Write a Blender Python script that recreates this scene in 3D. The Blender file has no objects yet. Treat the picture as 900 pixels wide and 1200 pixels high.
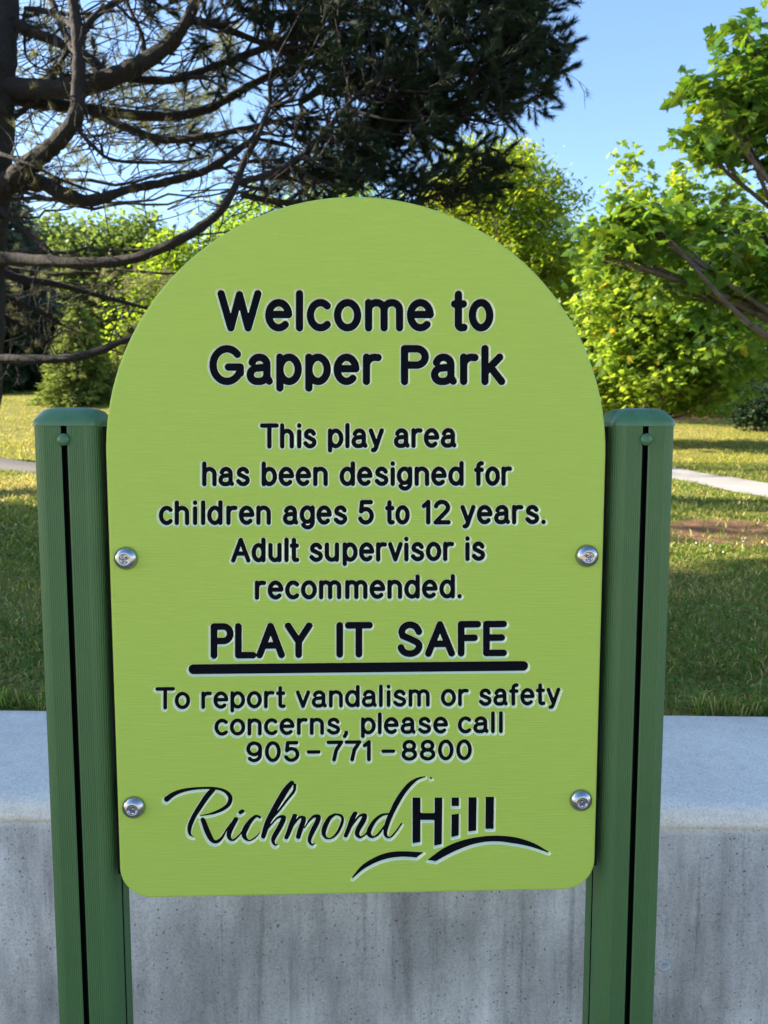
import bpy, bmesh, math, random
import numpy as np
from math import radians, sin, cos, pi
from mathutils import Vector, Matrix
from mathutils.geometry import delaunay_2d_cdt

SC = bpy.context.scene
COL = SC.collection
random.seed(7)
RNG = np.random.default_rng(11)

# ------------------------------------------------------------------ camera
YAW, PITCH = 1.9, 5.36
CAM = np.array([0.0, -0.94, 1.45])
cd = bpy.data.cameras.new("camera")
cd.sensor_fit = 'HORIZONTAL'; cd.sensor_width = 36; cd.lens = 36
cd.clip_start = 0.05; cd.clip_end = 2000
cd.dof.use_dof = True; cd.dof.focus_distance = 0.96; cd.dof.aperture_fstop = 15.0
co = bpy.data.objects.new("camera", cd); COL.objects.link(co)
co.location = CAM; co.rotation_euler = (radians(90 - PITCH), 0, radians(-YAW))
SC.camera = co

# ------------------------------------------------------------------ world, sun, exposure
SUN_AZ, SUN_EL = -80.0, 27.0          # degrees from +Y towards +X, above the horizon
w = bpy.data.worlds.new("World"); SC.world = w; w.use_nodes = True
wn = w.node_tree.nodes
sky = wn.new('ShaderNodeTexSky'); sky.sky_type = 'NISHITA'; sky.sun_disc = False
sky.sun_elevation = radians(SUN_EL); sky.sun_rotation = radians(SUN_AZ)
sky.air_density = 1.0; sky.dust_density = 0.8; sky.ozone_density = 3.2; sky.altitude = 100
w.node_tree.links.new(sky.outputs[0], wn['Background'].inputs[0])
wn['Background'].inputs[1].default_value = 0.095
sd = bpy.data.lights.new("sun", 'SUN'); sd.energy = 5.0; sd.angle = radians(0.5); sd.color = (1.0, 0.87, 0.68)
so = bpy.data.objects.new("sun", sd); COL.objects.link(so)
sdir = Vector((sin(radians(SUN_AZ))*cos(radians(SUN_EL)), cos(radians(SUN_AZ))*cos(radians(SUN_EL)), sin(radians(SUN_EL))))
so.rotation_euler = sdir.to_track_quat('Z', 'Y').to_euler(); so.location = (-20, 10, 20)
SC.view_settings.view_transform = 'Standard'; SC.view_settings.look = 'None'
SC.view_settings.gamma = 1; SC.view_settings.exposure = 2.05
SC.cycles.max_bounces = 8; SC.cycles.transparent_max_bounces = 8

# ------------------------------------------------------------------ placing helpers
def cam_rot():
    a = radians(90 - PITCH); b = radians(-YAW)
    X = np.array([[1, 0, 0], [0, cos(a), -sin(a)], [0, sin(a), cos(a)]])
    Z = np.array([[cos(b), -sin(b), 0], [sin(b), cos(b), 0], [0, 0, 1]])
    return Z @ X
RC = cam_rot()
def P(px, py, Y=0.0):
    d = RC @ np.array([(px - 450) / 900, -(py - 600) / 900, -1.0])
    return CAM + d * ((Y - CAM[1]) / d[1])

def sstep(a, b, t):
    t = np.clip((t - a) / (b - a), 0, 1); return t * t * (3 - 2 * t)

def terrain(x, y):
    """height of the grassy ground behind the low wall"""
    x = np.asarray(x, float); y = np.asarray(y, float)
    z = 0.835 + 0.036 * np.clip(y - 0.6, 0, 22)
    far = np.clip(y - 8.5, 0, 14)
    k = 0.135 - 0.075 * sstep(-6, 4, x * 22 / np.maximum(y + 1, 3))
    z = z + k * (far - 3 * (1 - np.exp(-far / 3)))
    z = z + 0.02 * np.sin(x * 1.1 + 0.5 * y) * np.cos(0.8 * y - 0.4 * x) * sstep(2, 5, y)
    z = z + 0.006 * np.sin(x * 6 + 1.3) * np.cos(y * 5.1)
    return z

def ground_at(px, py):
    """point of the ground seen at this place (march along the sight line)"""
    d = RC @ np.array([(px - 450) / 900, -(py - 600) / 900, -1.0]); d = d / np.linalg.norm(d)
    for t in np.arange(1.5, 90, 0.05):
        q = CAM + d * t
        if q[2] <= terrain(q[0], q[1]): return q
    return CAM + d * 60

# ------------------------------------------------------------------ mesh helpers
def tag(o, label=None, cat=None, group=None, kind=None):
    if label: o['label'] = label
    if cat: o['category'] = cat
    if group: o['group'] = group
    if kind: o['kind'] = kind
    return o

def empty(name, loc, label, cat, group=None):
    o = bpy.data.objects.new(name, None); COL.objects.link(o)
    o.location = loc; o.empty_display_size = 0.2
    return tag(o, label, cat, group)

def mesh_np(name, V, F, mats, parent=None, smooth=False, mat_idx=None, col=None, loc_parent=True):
    """V: n x 3; F: list of arrays (m x k), world coordinates"""
    V = np.asarray(V, np.float32)
    me = bpy.data.meshes.new(name)
    F = [np.asarray(f, np.int32) for f in F if len(f)]
    nl = sum(f.size for f in F); nf = sum(len(f) for f in F)
    me.vertices.add(len(V)); me.loops.add(nl); me.polygons.add(nf)
    if parent is not None:
        V = V - np.array(parent.matrix_world.translation if False else world_loc(parent), np.float32)
    me.vertices.foreach_set('co', V.ravel())
    me.loops.foreach_set('vertex_index', np.concatenate([f.ravel() for f in F]))
    tot = np.concatenate([np.full(len(f), f.shape[1], np.int32) for f in F])
    st = np.concatenate([[0], np.cumsum(tot)[:-1]]).astype(np.int32)
    me.polygons.foreach_set('loop_start', st)
    if mat_idx is not None: me.polygons.foreach_set('material_index', np.asarray(mat_idx, np.int32))
    me.polygons.foreach_set('use_smooth', np.full(nf, smooth, bool))
    if not isinstance(mats, (list, tuple)): mats = [mats]
    for m in mats: me.materials.append(m)
    me.update(calc_edges=True)
    if col is not None:
        a = me.color_attributes.new('tint', 'FLOAT_COLOR', 'POINT')
        c = np.ones((len(V), 4), np.float32); c[:, :3] = col
        a.data.foreach_set('color', c.ravel())
    o = bpy.data.objects.new(name, me); COL.objects.link(o)
    if parent is not None: o.parent = parent
    return o

def world_loc(o):
    p = np.zeros(3)
    while o is not None:
        p = p + np.array(o.location); o = o.parent
    return p

class MB:
    """collects pieces; build() links them as ONE mesh object"""
    def __init__(s): s.v = []; s.q = []; s.t = []; s.n = 0
    def add(s, V, quads=None, tris=None):
        s.v.append(np.asarray(V, float))
        if quads is not None and len(quads): s.q.append(np.asarray(quads) + s.n)
        if tris is not None and len(tris): s.t.append(np.asarray(tris) + s.n)
        s.n += len(V)
    def tube(s, pts, rad, n=8, rough=0.0, cap=True):
        pts = np.asarray(pts, float); rad = np.asarray(rad, float)
        if rad.ndim == 0: rad = np.full(len(pts), float(rad))
        T = np.gradient(pts, axis=0); T /= np.linalg.norm(T, axis=1)[:, None] + 1e-9
        ref = np.array([0.13, 0.31, 0.94]) if abs(T[0, 2]) < 0.8 else np.array([0.95, 0.2, 0.1])
        U = np.cross(T, ref); U /= np.linalg.norm(U, axis=1)[:, None] + 1e-9
        W = np.cross(T, U)
        a = np.linspace(0, 2 * pi, n, endpoint=False)
        rr = rad[:, None] * (1 + rough * RNG.uniform(-1, 1, (len(pts), n)))
        V = pts[:, None, :] + rr[..., None] * (np.cos(a)[None, :, None] * U[:, None, :] + np.sin(a)[None, :, None] * W[:, None, :])
        V = V.reshape(-1, 3); m = len(pts)
        i = np.arange(m - 1)[:, None] * n; j = np.arange(n)[None, :]; j2 = (j + 1) % n
        Q = np.stack([i + j, i + j2, i + n + j2, i + n + j], -1).reshape(-1, 4)
        tr = []
        if cap:
            V = np.vstack([V, pts[0], pts[-1]]); c0 = m * n
            for k in range(n):
                tr.append((c0, (k + 1) % n, k)); tr.append((c0 + 1, (m - 1) * n + k, (m - 1) * n + (k + 1) % n))
        s.add(V, Q, tr)
    def build(s, name, mats, parent=None, smooth=False, **kw):
        F = []
        if s.q: F.append(np.vstack(s.q))
        if s.t: F.append(np.vstack(s.t))
        return mesh_np(name, np.vstack(s.v), F, mats, parent, smooth, **kw)

def spline(pts, sub=6):
    """Catmull-Rom through rows (any number of columns)"""
    p = np.asarray(pts, float)
    if len(p) < 3: 
        t = np.linspace(0, 1, sub + 1)[:, None]; return p[0] * (1 - t) + p[-1] * t
    q = np.vstack([2 * p[0] - p[1], p, 2 * p[-1] - p[-2]]); out = []
    for i in range(1, len(q) - 2):
        a, b, c, d = q[i - 1], q[i], q[i + 1], q[i + 2]
        for t in np.linspace(0, 1, sub, endpoint=False):
            out.append(0.5 * (2 * b + (c - a) * t + (2 * a - 5 * b + 4 * c - d) * t * t + (3 * b - a - 3 * c + d) * t ** 3))
    out.append(q[-2]); return np.array(out)

# ------------------------------------------------------------------ materials
def mat(name, build):
    m = bpy.data.materials.new(name); m.use_nodes = True
    nt = m.node_tree; b = nt.nodes['Principled BSDF']
    build(nt, b, nt.links.new)
    return m
def N(nt, typ, **kw):
    n = nt.nodes.new(typ)
    for k, v in kw.items():
        if k in n.inputs: n.inputs[k].default_value = v
        else: setattr(n, k, v)
    return n
def ramp(nt, stops, mode='LINEAR'):
    r = nt.nodes.new('ShaderNodeValToRGB'); cr = r.color_ramp; cr.interpolation = mode
    while len(cr.elements) < len(stops): cr.elements.new(0.5)
    for e, (p, c) in zip(cr.elements, stops):
        e.position = p; e.color = (c[0], c[1], c[2], 1) if not np.isscalar(c) else (c, c, c, 1)
    return r
def coords(nt, scale=(1, 1, 1), obj=True):
    tc = nt.nodes.new('ShaderNodeTexCoord'); mp = nt.nodes.new('ShaderNodeMapping')
    mp.inputs['Scale'].default_value = scale
    nt.links.new(tc.outputs['Object' if obj else 'Generated'], mp.inputs['Vector'])
    return mp.outputs[0]
def geo_coords(nt, scale=(1, 1, 1)):
    tc = nt.nodes.new('ShaderNodeNewGeometry'); mp = nt.nodes.new('ShaderNodeMapping')
    mp.inputs['Scale'].default_value = scale
    nt.links.new(tc.outputs['Position'], mp.inputs['Vector'])
    return mp.outputs[0]
def noise(nt, vec, scale, detail=4, rough=0.55):
    n = nt.nodes.new('ShaderNodeTexNoise'); n.inputs['Scale'].default_value = scale
    n.inputs['Detail'].default_value = detail; n.inputs['Roughness'].default_value = rough
    nt.links.new(vec, n.inputs['Vector']); return n.outputs['Fac']
def mix(nt, fac, a, b, typ='MIX'):
    n = nt.nodes.new('ShaderNodeMix'); n.data_type = 'RGBA'; n.blend_type = typ
    for sock, v in ((n.inputs['Factor'], fac), (n.inputs['A'], a), (n.inputs['B'], b)):
        if hasattr(v, 'links'): nt.links.new(v, sock)
        elif np.isscalar(v): sock.default_value = v
        else: sock.default_value = (*v, 1)
    return n.outputs['Result']
def bump(nt, b, h, strength, dist=0.01, prev=None):
    n = nt.nodes.new('ShaderNodeBump'); n.inputs['Strength'].default_value = strength
    n.inputs['Distance'].default_value = dist
    nt.links.new(h, n.inputs['Height'])
    if prev is not None: nt.links.new(prev, n.inputs['Normal'])
    nt.links.new(n.outputs[0], b.inputs['Normal']); return n.outputs[0]

def ramp_noise(nt, sc, c0, c1):
    r = ramp(nt, [(0.3, c0), (0.7, c1)]); nt.links.new(noise(nt, geo_coords(nt), sc, 5, 0.7), r.inputs[0]); return r.outputs[0]
def m_panel(nt, b, L):
    g = geo_coords(nt, (6, 6, 260)); f = noise(nt, g, 3.0, 5, 0.6)
    g2 = geo_coords(nt, (3, 3, 3)); f2 = noise(nt, g2, 2.0, 3)
    r = ramp(nt, [(0.2, (0.312, 0.435, 0.058)), (0.8, (0.400, 0.528, 0.082))]); L(f, r.inputs[0])
    c = mix(nt, f2, r.outputs[0], (0.372, 0.498, 0.074))
    # small scuffs
    g3 = geo_coords(nt, (14, 14, 40)); s = noise(nt, g3, 9.0, 2)
    rs = ramp(nt, [(0.775, 0.0), (0.80, 0.5)]); L(s, rs.inputs[0])
    c = mix(nt, rs.outputs[0], c, (0.52, 0.64, 0.32))
    L(c, b.inputs['Base Color']); b.inputs['Roughness'].default_value = 0.48
    b.inputs['Specular IOR Level'].default_value = 0.3
    bump(nt, b, f, 0.6, 0.0014)
M_PANEL = mat('green_cap_plastic', m_panel)
def m_core(nt, b, L):
    b.inputs['Base Color'].default_value = (0.84, 0.90, 0.62, 1); b.inputs['Roughness'].default_value = 0.45
M_CORE = mat('routed_pale_green', m_core)
def m_ink(nt, b, L):
    f = noise(nt, geo_coords(nt, (1, 1, 1)), 500, 3)
    r = ramp(nt, [(0.3, (0.0010, 0.0016, 0.0035)), (0.75, (0.0025, 0.0035, 0.009))]); L(f, r.inputs[0])
    L(r.outputs[0], b.inputs['Base Color']); b.inputs['Roughness'].default_value = 0.6; b.inputs['Specular IOR Level'].default_value = 0.06
    bump(nt, b, f, 0.5, 0.0006)
M_INK = mat('navy_black_core', m_ink)
def m_post(nt, b, L):
    g = geo_coords(nt, (1, 1, 1)); f = noise(nt, g, 14, 4)
    r = ramp(nt, [(0.3, (0.048, 0.108, 0.036)), (0.75, (0.058, 0.128, 0.044))]); L(f, r.inputs[0])
    g2 = geo_coords(nt, (400, 400, 9)); f2 = noise(nt, geo_coords(nt, (5, 5, 5)), 1.0, 3)
    c = mix(nt, f2, r.outputs[0], (0.060, 0.136, 0.046))
    g4 = geo_coords(nt, (60, 60, 60)); s = noise(nt, g4, 3, 5, 0.7)
    rs = ramp(nt, [(0.66, 0.0), (0.78, 0.30)]); L(s, rs.inputs[0])
    c = mix(nt, rs.outputs[0], c, (0.16, 0.24, 0.15))
    L(c, b.inputs['Base Color'])
    b.inputs['Roughness'].default_value = 0.45; b.inputs['Specular IOR Level'].default_value = 0.35
    bump(nt, b, noise(nt, g, 900, 2), 0.12, 0.0005)
M_POST = mat('green_powder_coat', m_post)
def m_cap(nt, b, L):
    g = geo_coords(nt, (1, 1, 1)); f = noise(nt, g, 60, 4)
    r = ramp(nt, [(0.3, (0.040, 0.120, 0.052)), (0.75, (0.052, 0.145, 0.066))]); L(f, r.inputs[0])
    L(r.outputs[0], b.inputs['Base Color']); b.inputs['Roughness'].default_value = 0.36
    bump(nt, b, noise(nt, g, 700, 3), 0.15, 0.0006)
M_CAP = mat('green_cap_moulding', m_cap)
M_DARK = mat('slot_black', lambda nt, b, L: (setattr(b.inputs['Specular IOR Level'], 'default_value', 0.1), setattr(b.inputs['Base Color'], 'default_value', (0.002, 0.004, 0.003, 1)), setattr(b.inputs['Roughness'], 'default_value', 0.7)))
def m_steel(nt, b, L):
    b.inputs['Metallic'].default_value = 1; b.inputs['Base Color'].default_value = (0.40, 0.41, 0.43, 1)
    f = noise(nt, geo_coords(nt, (1, 1, 1)), 600, 2); r = ramp(nt, [(0.3, 0.12), (0.8, 0.22)]); L(f, r.inputs[0])
    L(r.outputs[0], b.inputs['Roughness'])
M_STEEL = mat('stainless_steel', m_steel)

def m_concrete(nt, b, L):
    p = geo_coords(nt, (1, 1, 1))
    big = noise(nt, p, 2.2, 5, 0.6)
    st = noise(nt, geo_coords(nt, (11, 11, 1.9)), 1.0, 7, 0.68)
    st2 = noise(nt, geo_coords(nt, (60, 60, 3)), 1.0, 4, 0.65)
    fine = noise(nt, p, 240, 4, 0.7)
    med = noise(nt, p, 34, 5, 0.65)
    sep = nt.nodes.new('ShaderNodeSeparateXYZ'); gg = nt.nodes.new('ShaderNodeNewGeometry'); L(gg.outputs['Position'], sep.inputs[0])
    zr = nt.nodes.new('ShaderNodeMapRange'); zr.inputs['From Min'].default_value = 0.800; zr.inputs['From Max'].default_value = 0.822
    L(sep.outputs[2], zr.inputs[0])                                 # trowelled coping versus formed face; sky light on the coping put into its colour
    r1 = ramp(nt, [(0.28, (0.30, 0.28, 0.255)), (0.50, (0.50, 0.47, 0.43)), (0.72, (0.72, 0.68, 0.63))]); L(st, r1.inputs[0])
    r1b = ramp(nt, [(0.38, 0.70), (0.5, 0.98), (0.62, 1.16)]); L(big, r1b.inputs[0])
    face = mix(nt, 1.0, r1.outputs[0], r1b.outputs[0], 'MULTIPLY')
    r1c = ramp(nt, [(0.30, 0.74), (0.45, 1.0), (0.65, 1.0), (0.78, 1.22)]); L(st2, r1c.inputs[0])
    face = mix(nt, 1.0, face, r1c.outputs[0], 'MULTIPLY')
    r2 = ramp(nt, [(0.3, (0.68, 0.63, 0.555)), (0.7, (0.78, 0.73, 0.65))]); L(med, r2.inputs[0])
    r2b = ramp(nt, [(0.32, 0.86), (0.6, 1.04)]); L(big, r2b.inputs[0])
    top = mix(nt, 1.0, r2.outputs[0], r2b.outputs[0], 'MULTIPLY')
    c = mix(nt, zr.outputs[0], face, top)
    rf = ramp(nt, [(0.30, 0.70), (0.5, 1.0), (0.75, 1.16)]); L(fine, rf.inputs[0])
    c = mix(nt, 1.0, c, rf.outputs[0], 'MULTIPLY')
    # small bug holes of the casting, irregular and unevenly spread
    def pits(scale, lo, hi, mscale, mlo):
        v = nt.nodes.new('ShaderNodeTexVoronoi'); v.inputs['Scale'].default_value = scale
        wob = nt.nodes.new('ShaderNodeVectorMath'); wob.operation = 'SCALE'; wob.inputs['Scale'].default_value = 0.006
        nz = nt.nodes.new('ShaderNodeTexNoise'); nz.inputs['Scale'].default_value = 130; L(p, nz.inputs['Vector']); L(nz.outputs['Color'], wob.inputs[0])
        ad = nt.nodes.new('ShaderNodeVectorMath'); ad.operation = 'ADD'; L(p, ad.inputs[0]); L(wob.outputs[0], ad.inputs[1])
        L(ad.outputs[0], v.inputs['Vector'])
        rp = ramp(nt, [(lo, 1.0), (hi, 0.0)]); L(v.outputs['Distance'], rp.inputs[0])
        sepc = nt.nodes.new('ShaderNodeSeparateColor'); L(v.outputs['Color'], sepc.inputs[0])
        rc = ramp(nt, [(mlo, 0.0), (mlo + 0.12, 1.0)]); L(sepc.outputs[0], rc.inputs[0])
        mm = nt.nodes.new('ShaderNodeMath'); mm.operation = 'MULTIPLY'; L(rp.outputs[0], mm.inputs[0]); L(rc.outputs[0], mm.inputs[1])
        return mm.outputs[0]
    a = pits(80, 0.04, 0.20, 9, 0.84); a2 = pits(170, 0.08, 0.30, 9, 0.80); a3 = pits(30, 0.02, 0.085, 9, 0.80)
    mx = nt.nodes.new('ShaderNodeMath'); mx.operation = 'MAXIMUM'; L(a, mx.inputs[0]); L(a2, mx.inputs[1])
    mx2 = nt.nodes.new('ShaderNodeMath'); mx2.operation = 'MAXIMUM'; L(mx.outputs[0], mx2.inputs[0]); L(a3, mx2.inputs[1])
    inv = nt.nodes.new('ShaderNodeMath'); inv.operation = 'SUBTRACT'; inv.inputs[0].default_value = 1.0; L(zr.outputs[0], inv.inputs[1])
    pt = nt.nodes.new('ShaderNodeMath'); pt.operation = 'MULTIPLY'; L(mx2.outputs[0], pt.inputs[0]); L(inv.outputs[0], pt.inputs[1])
    c = mix(nt, pt.outputs[0], c, (0.12, 0.12, 0.125))  # shade inside the holes put into the colour as dark spots
    L(c, b.inputs['Base Color']); b.inputs['Roughness'].default_value = 0.88
    b.inputs['Specular IOR Level'].default_value = 0.25
    sub = nt.nodes.new('ShaderNodeMath'); sub.operation = 'MULTIPLY_ADD'; L(pt.outputs[0], sub.inputs[0]); sub.inputs[1].default_value = -3.0; L(med, sub.inputs[2])
    n1 = bump(nt, b, sub.outputs[0], 0.6, 0.0016)
    n2 = bump(nt, b, fine, 0.7, 0.0016, n1)
    bump(nt, b, st2, 0.35, 0.003, n2)
M_CONC = mat('cast_concrete', m_concrete)
def m_plug(nt, b, L):
    f = noise(nt, geo_coords(nt), 160, 4, 0.7)
    r = ramp(nt, [(0.3, (0.27, 0.275, 0.285)), (0.7, (0.55, 0.555, 0.565))]); L(f, r.inputs[0]); L(r.outputs[0], b.inputs['Base Color'])
    b.inputs['Roughness'].default_value = 0.9; bump(nt, b, f, 1.0, 0.004)
M_PLUG = mat('mortar_patch', m_plug)

def m_ground(nt, b, L):
    p = geo_coords(nt)
    a = noise(nt, p, 0.7, 5, 0.6); m = noise(nt, p, 6, 5, 0.65); f = noise(nt, p, 60, 4, 0.75)
    g = ramp(nt, [(0.30, (0.080, 0.105, 0.022)), (0.50, (0.19, 0.185, 0.045)), (0.72, (0.33, 0.27, 0.10))]); L(m, g.inputs[0])
    g2 = ramp(nt, [(0.35, (0.14, 0.165, 0.032)), (0.65, (0.33, 0.29, 0.09))]); L(a, g2.inputs[0])
    c = mix(nt, 0.55, g.outputs[0], g2.outputs[0])
    rf = ramp(nt, [(0.28, 0.45), (0.5, 1.0), (0.75, 1.5)]); L(f, rf.inputs[0])
    c = mix(nt, 1.0, c, rf.outputs[0], 'MULTIPLY')
    at = nt.nodes.new('ShaderNodeAttribute'); at.attribute_name = 'tint'
    sp = nt.nodes.new('ShaderNodeSeparateColor'); L(at.outputs['Color'], sp.inputs[0])
    soil = ramp(nt, [(0.3, (0.10, 0.055, 0.034)), (0.7, (0.30, 0.17, 0.105))]); L(m, soil.inputs[0])
    c = mix(nt, sp.outputs[0], c, soil.outputs[0])
    L(c, b.inputs['Base Color']); b.inputs['Roughness'].default_value = 0.95; b.inputs['Specular IOR Level'].default_value = 0.1
    n1 = bump(nt, b, f, 0.9, 0.03); bump(nt, b, m, 0.5, 0.06, n1)
M_GROUND = mat('lawn_soil', m_ground)
def m_path(nt, b, L):
    f = noise(nt, geo_coords(nt), 60, 5, 0.7); a = noise(nt, geo_coords(nt), 1.5, 3)
    r = ramp(nt, [(0.3, (0.25, 0.24, 0.24)), (0.7, (0.36, 0.345, 0.34))]); L(f, r.inputs[0])
    r2 = ramp(nt, [(0.3, 0.85), (0.7, 1.1)]); L(a, r2.inputs[0])
    L(mix(nt, 1.0, r.outputs[0], r2.outputs[0], 'MULTIPLY'), b.inputs['Base Color']); b.inputs['Roughness'].default_value = 0.9
    bump(nt, b, f, 0.4, 0.01)
M_PATH = mat('path_concrete', m_path)
def m_play(nt, b, L):
    f = noise(nt, geo_coords(nt), 40, 5, 0.7)
    r = ramp(nt, [(0.3, (0.36, 0.30, 0.22)), (0.7, (0.52, 0.45, 0.34))]); L(f, r.inputs[0]); L(r.outputs[0], b.inputs['Base Color'])  # unseen ground, tone raised to bounce warm light onto sign and wall
    b.inputs['Roughness'].default_value = 0.95; bump(nt, b, f, 0.8, 0.02)
M_PLAY = mat('wood_chip_surface', m_play)

def leaf_mat(name, base, trans=0.45, rough=0.5, tcol=None):
    def f(nt, b, L):
        at = nt.nodes.new('ShaderNodeAttribute'); at.attribute_name = 'tint'
        c = mix(nt, 1.0, base, at.outputs['Color'], 'MULTIPLY')
        L(c, b.inputs['Base Color']); b.inputs['Roughness'].default_value = rough
        b.inputs['Specular IOR Level'].default_value = 0.4 if 'leaves' in name else 0.15
        t = nt.nodes.new('ShaderNodeBsdfTranslucent')
        c2 = mix(nt, 1.0, tcol or tuple(min(1, x * 1.6) for x in base), at.outputs['Color'], 'MULTIPLY')
        L(c2, t.inputs['Color'])
        ms = nt.nodes.new('ShaderNodeMixShader'); ms.inputs[0].default_value = trans
        L(b.outputs[0], ms.inputs[1]); L(t.outputs[0], ms.inputs[2])
        L(ms.outputs[0], nt.nodes['Material Output'].inputs['Surface'])
    return mat(name, f)
def bark_mat(name, c0, c1, sc=18):
    def f(nt, b, L):
        p = geo_coords(nt, (1, 1, 0.5)); n = noise(nt, p, sc, 6, 0.7)
        r = ramp(nt, [(0.3, c0), (0.7, c1)]); L(n, r.inputs[0]); L(r.outputs[0], b.inputs['Base Color'])
        b.inputs['Roughness'].default_value = 0.9; bump(nt, b, n, 1.0, 0.04)
    return mat(name, f)
M_PINEBARK = bark_mat('pine_bark', (0.0035, 0.0028, 0.0024), (0.016, 0.011, 0.0085), 22)
M_BARK = bark_mat('maple_bark', (0.045, 0.036, 0.028), (0.13, 0.105, 0.085), 12)
M_NEEDLE = leaf_mat('pine_needles', (0.012, 0.024, 0.010), 0.10, 0.6)
M_DRYNEEDLE = leaf_mat('pale_pine_needles', (0.17, 0.175, 0.080), 0.40, 0.5)
M_MAPLE = leaf_mat('maple_leaves', (0.062, 0.130, 0.022), 0.42, 0.38, (0.20, 0.29, 0.022))
M_LIME = leaf_mat('lime_leaves', (0.115, 0.185, 0.030), 0.50, 0.5, (0.36, 0.50, 0.045))
M_ASH = leaf_mat('ash_leaves', (0.095, 0.155, 0.026), 0.48, 0.5, (0.34, 0.44, 0.03))
M_OLIVE = leaf_mat('olive_green_leaves', (0.105, 0.155, 0.045), 0.4, 0.5, (0.24, 0.34, 0.07))
M_BLUESPR = leaf_mat('blue_spruce_needles', (0.085, 0.130, 0.115), 0.15, 0.5)
M_SPRUCE = leaf_mat('light_spruce_needles', (0.17, 0.225, 0.065), 0.3, 0.5)
M_DKSPRUCE = leaf_mat('dark_evergreen_needles', (0.026, 0.055, 0.028), 0.12, 0.5)
M_GRASS = leaf_mat('grass_blades', (0.13, 0.175, 0.036), 0.35, 0.5, (0.24, 0.30, 0.05))
M_CLOVER = mat('clover_white', lambda nt, b, L: setattr(b.inputs['Base Color'], 'default_value', (0.75, 0.74, 0.68, 1)))

# ------------------------------------------------------------------ park sign
HW = 0.305; ZB = 0.867; ZC = 1.432; TH = 0.019; RCN = 0.040
sign = empty('park_sign', (0, 0.03, 0), 'lime green arched park sign with black routed lettering held between two dark green metal posts', 'sign')

def outline(inset=0.0, n=72):
    r = HW - inset; rc = RCN - inset; zb = ZB + inset
    pts = []
    for a in np.linspace(0, pi, n): pts.append((r * cos(a), ZC + r * sin(a)))
    for a in np.linspace(pi, 1.5 * pi, 14): pts.append((-HW + RCN + rc * cos(a), ZB + RCN + rc * sin(a)))
    for a in np.linspace(1.5 * pi, 2 * pi, 14): pts.append((HW - RCN + rc * cos(a), ZB + RCN + rc * sin(a)))
    return np.array(pts)

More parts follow.
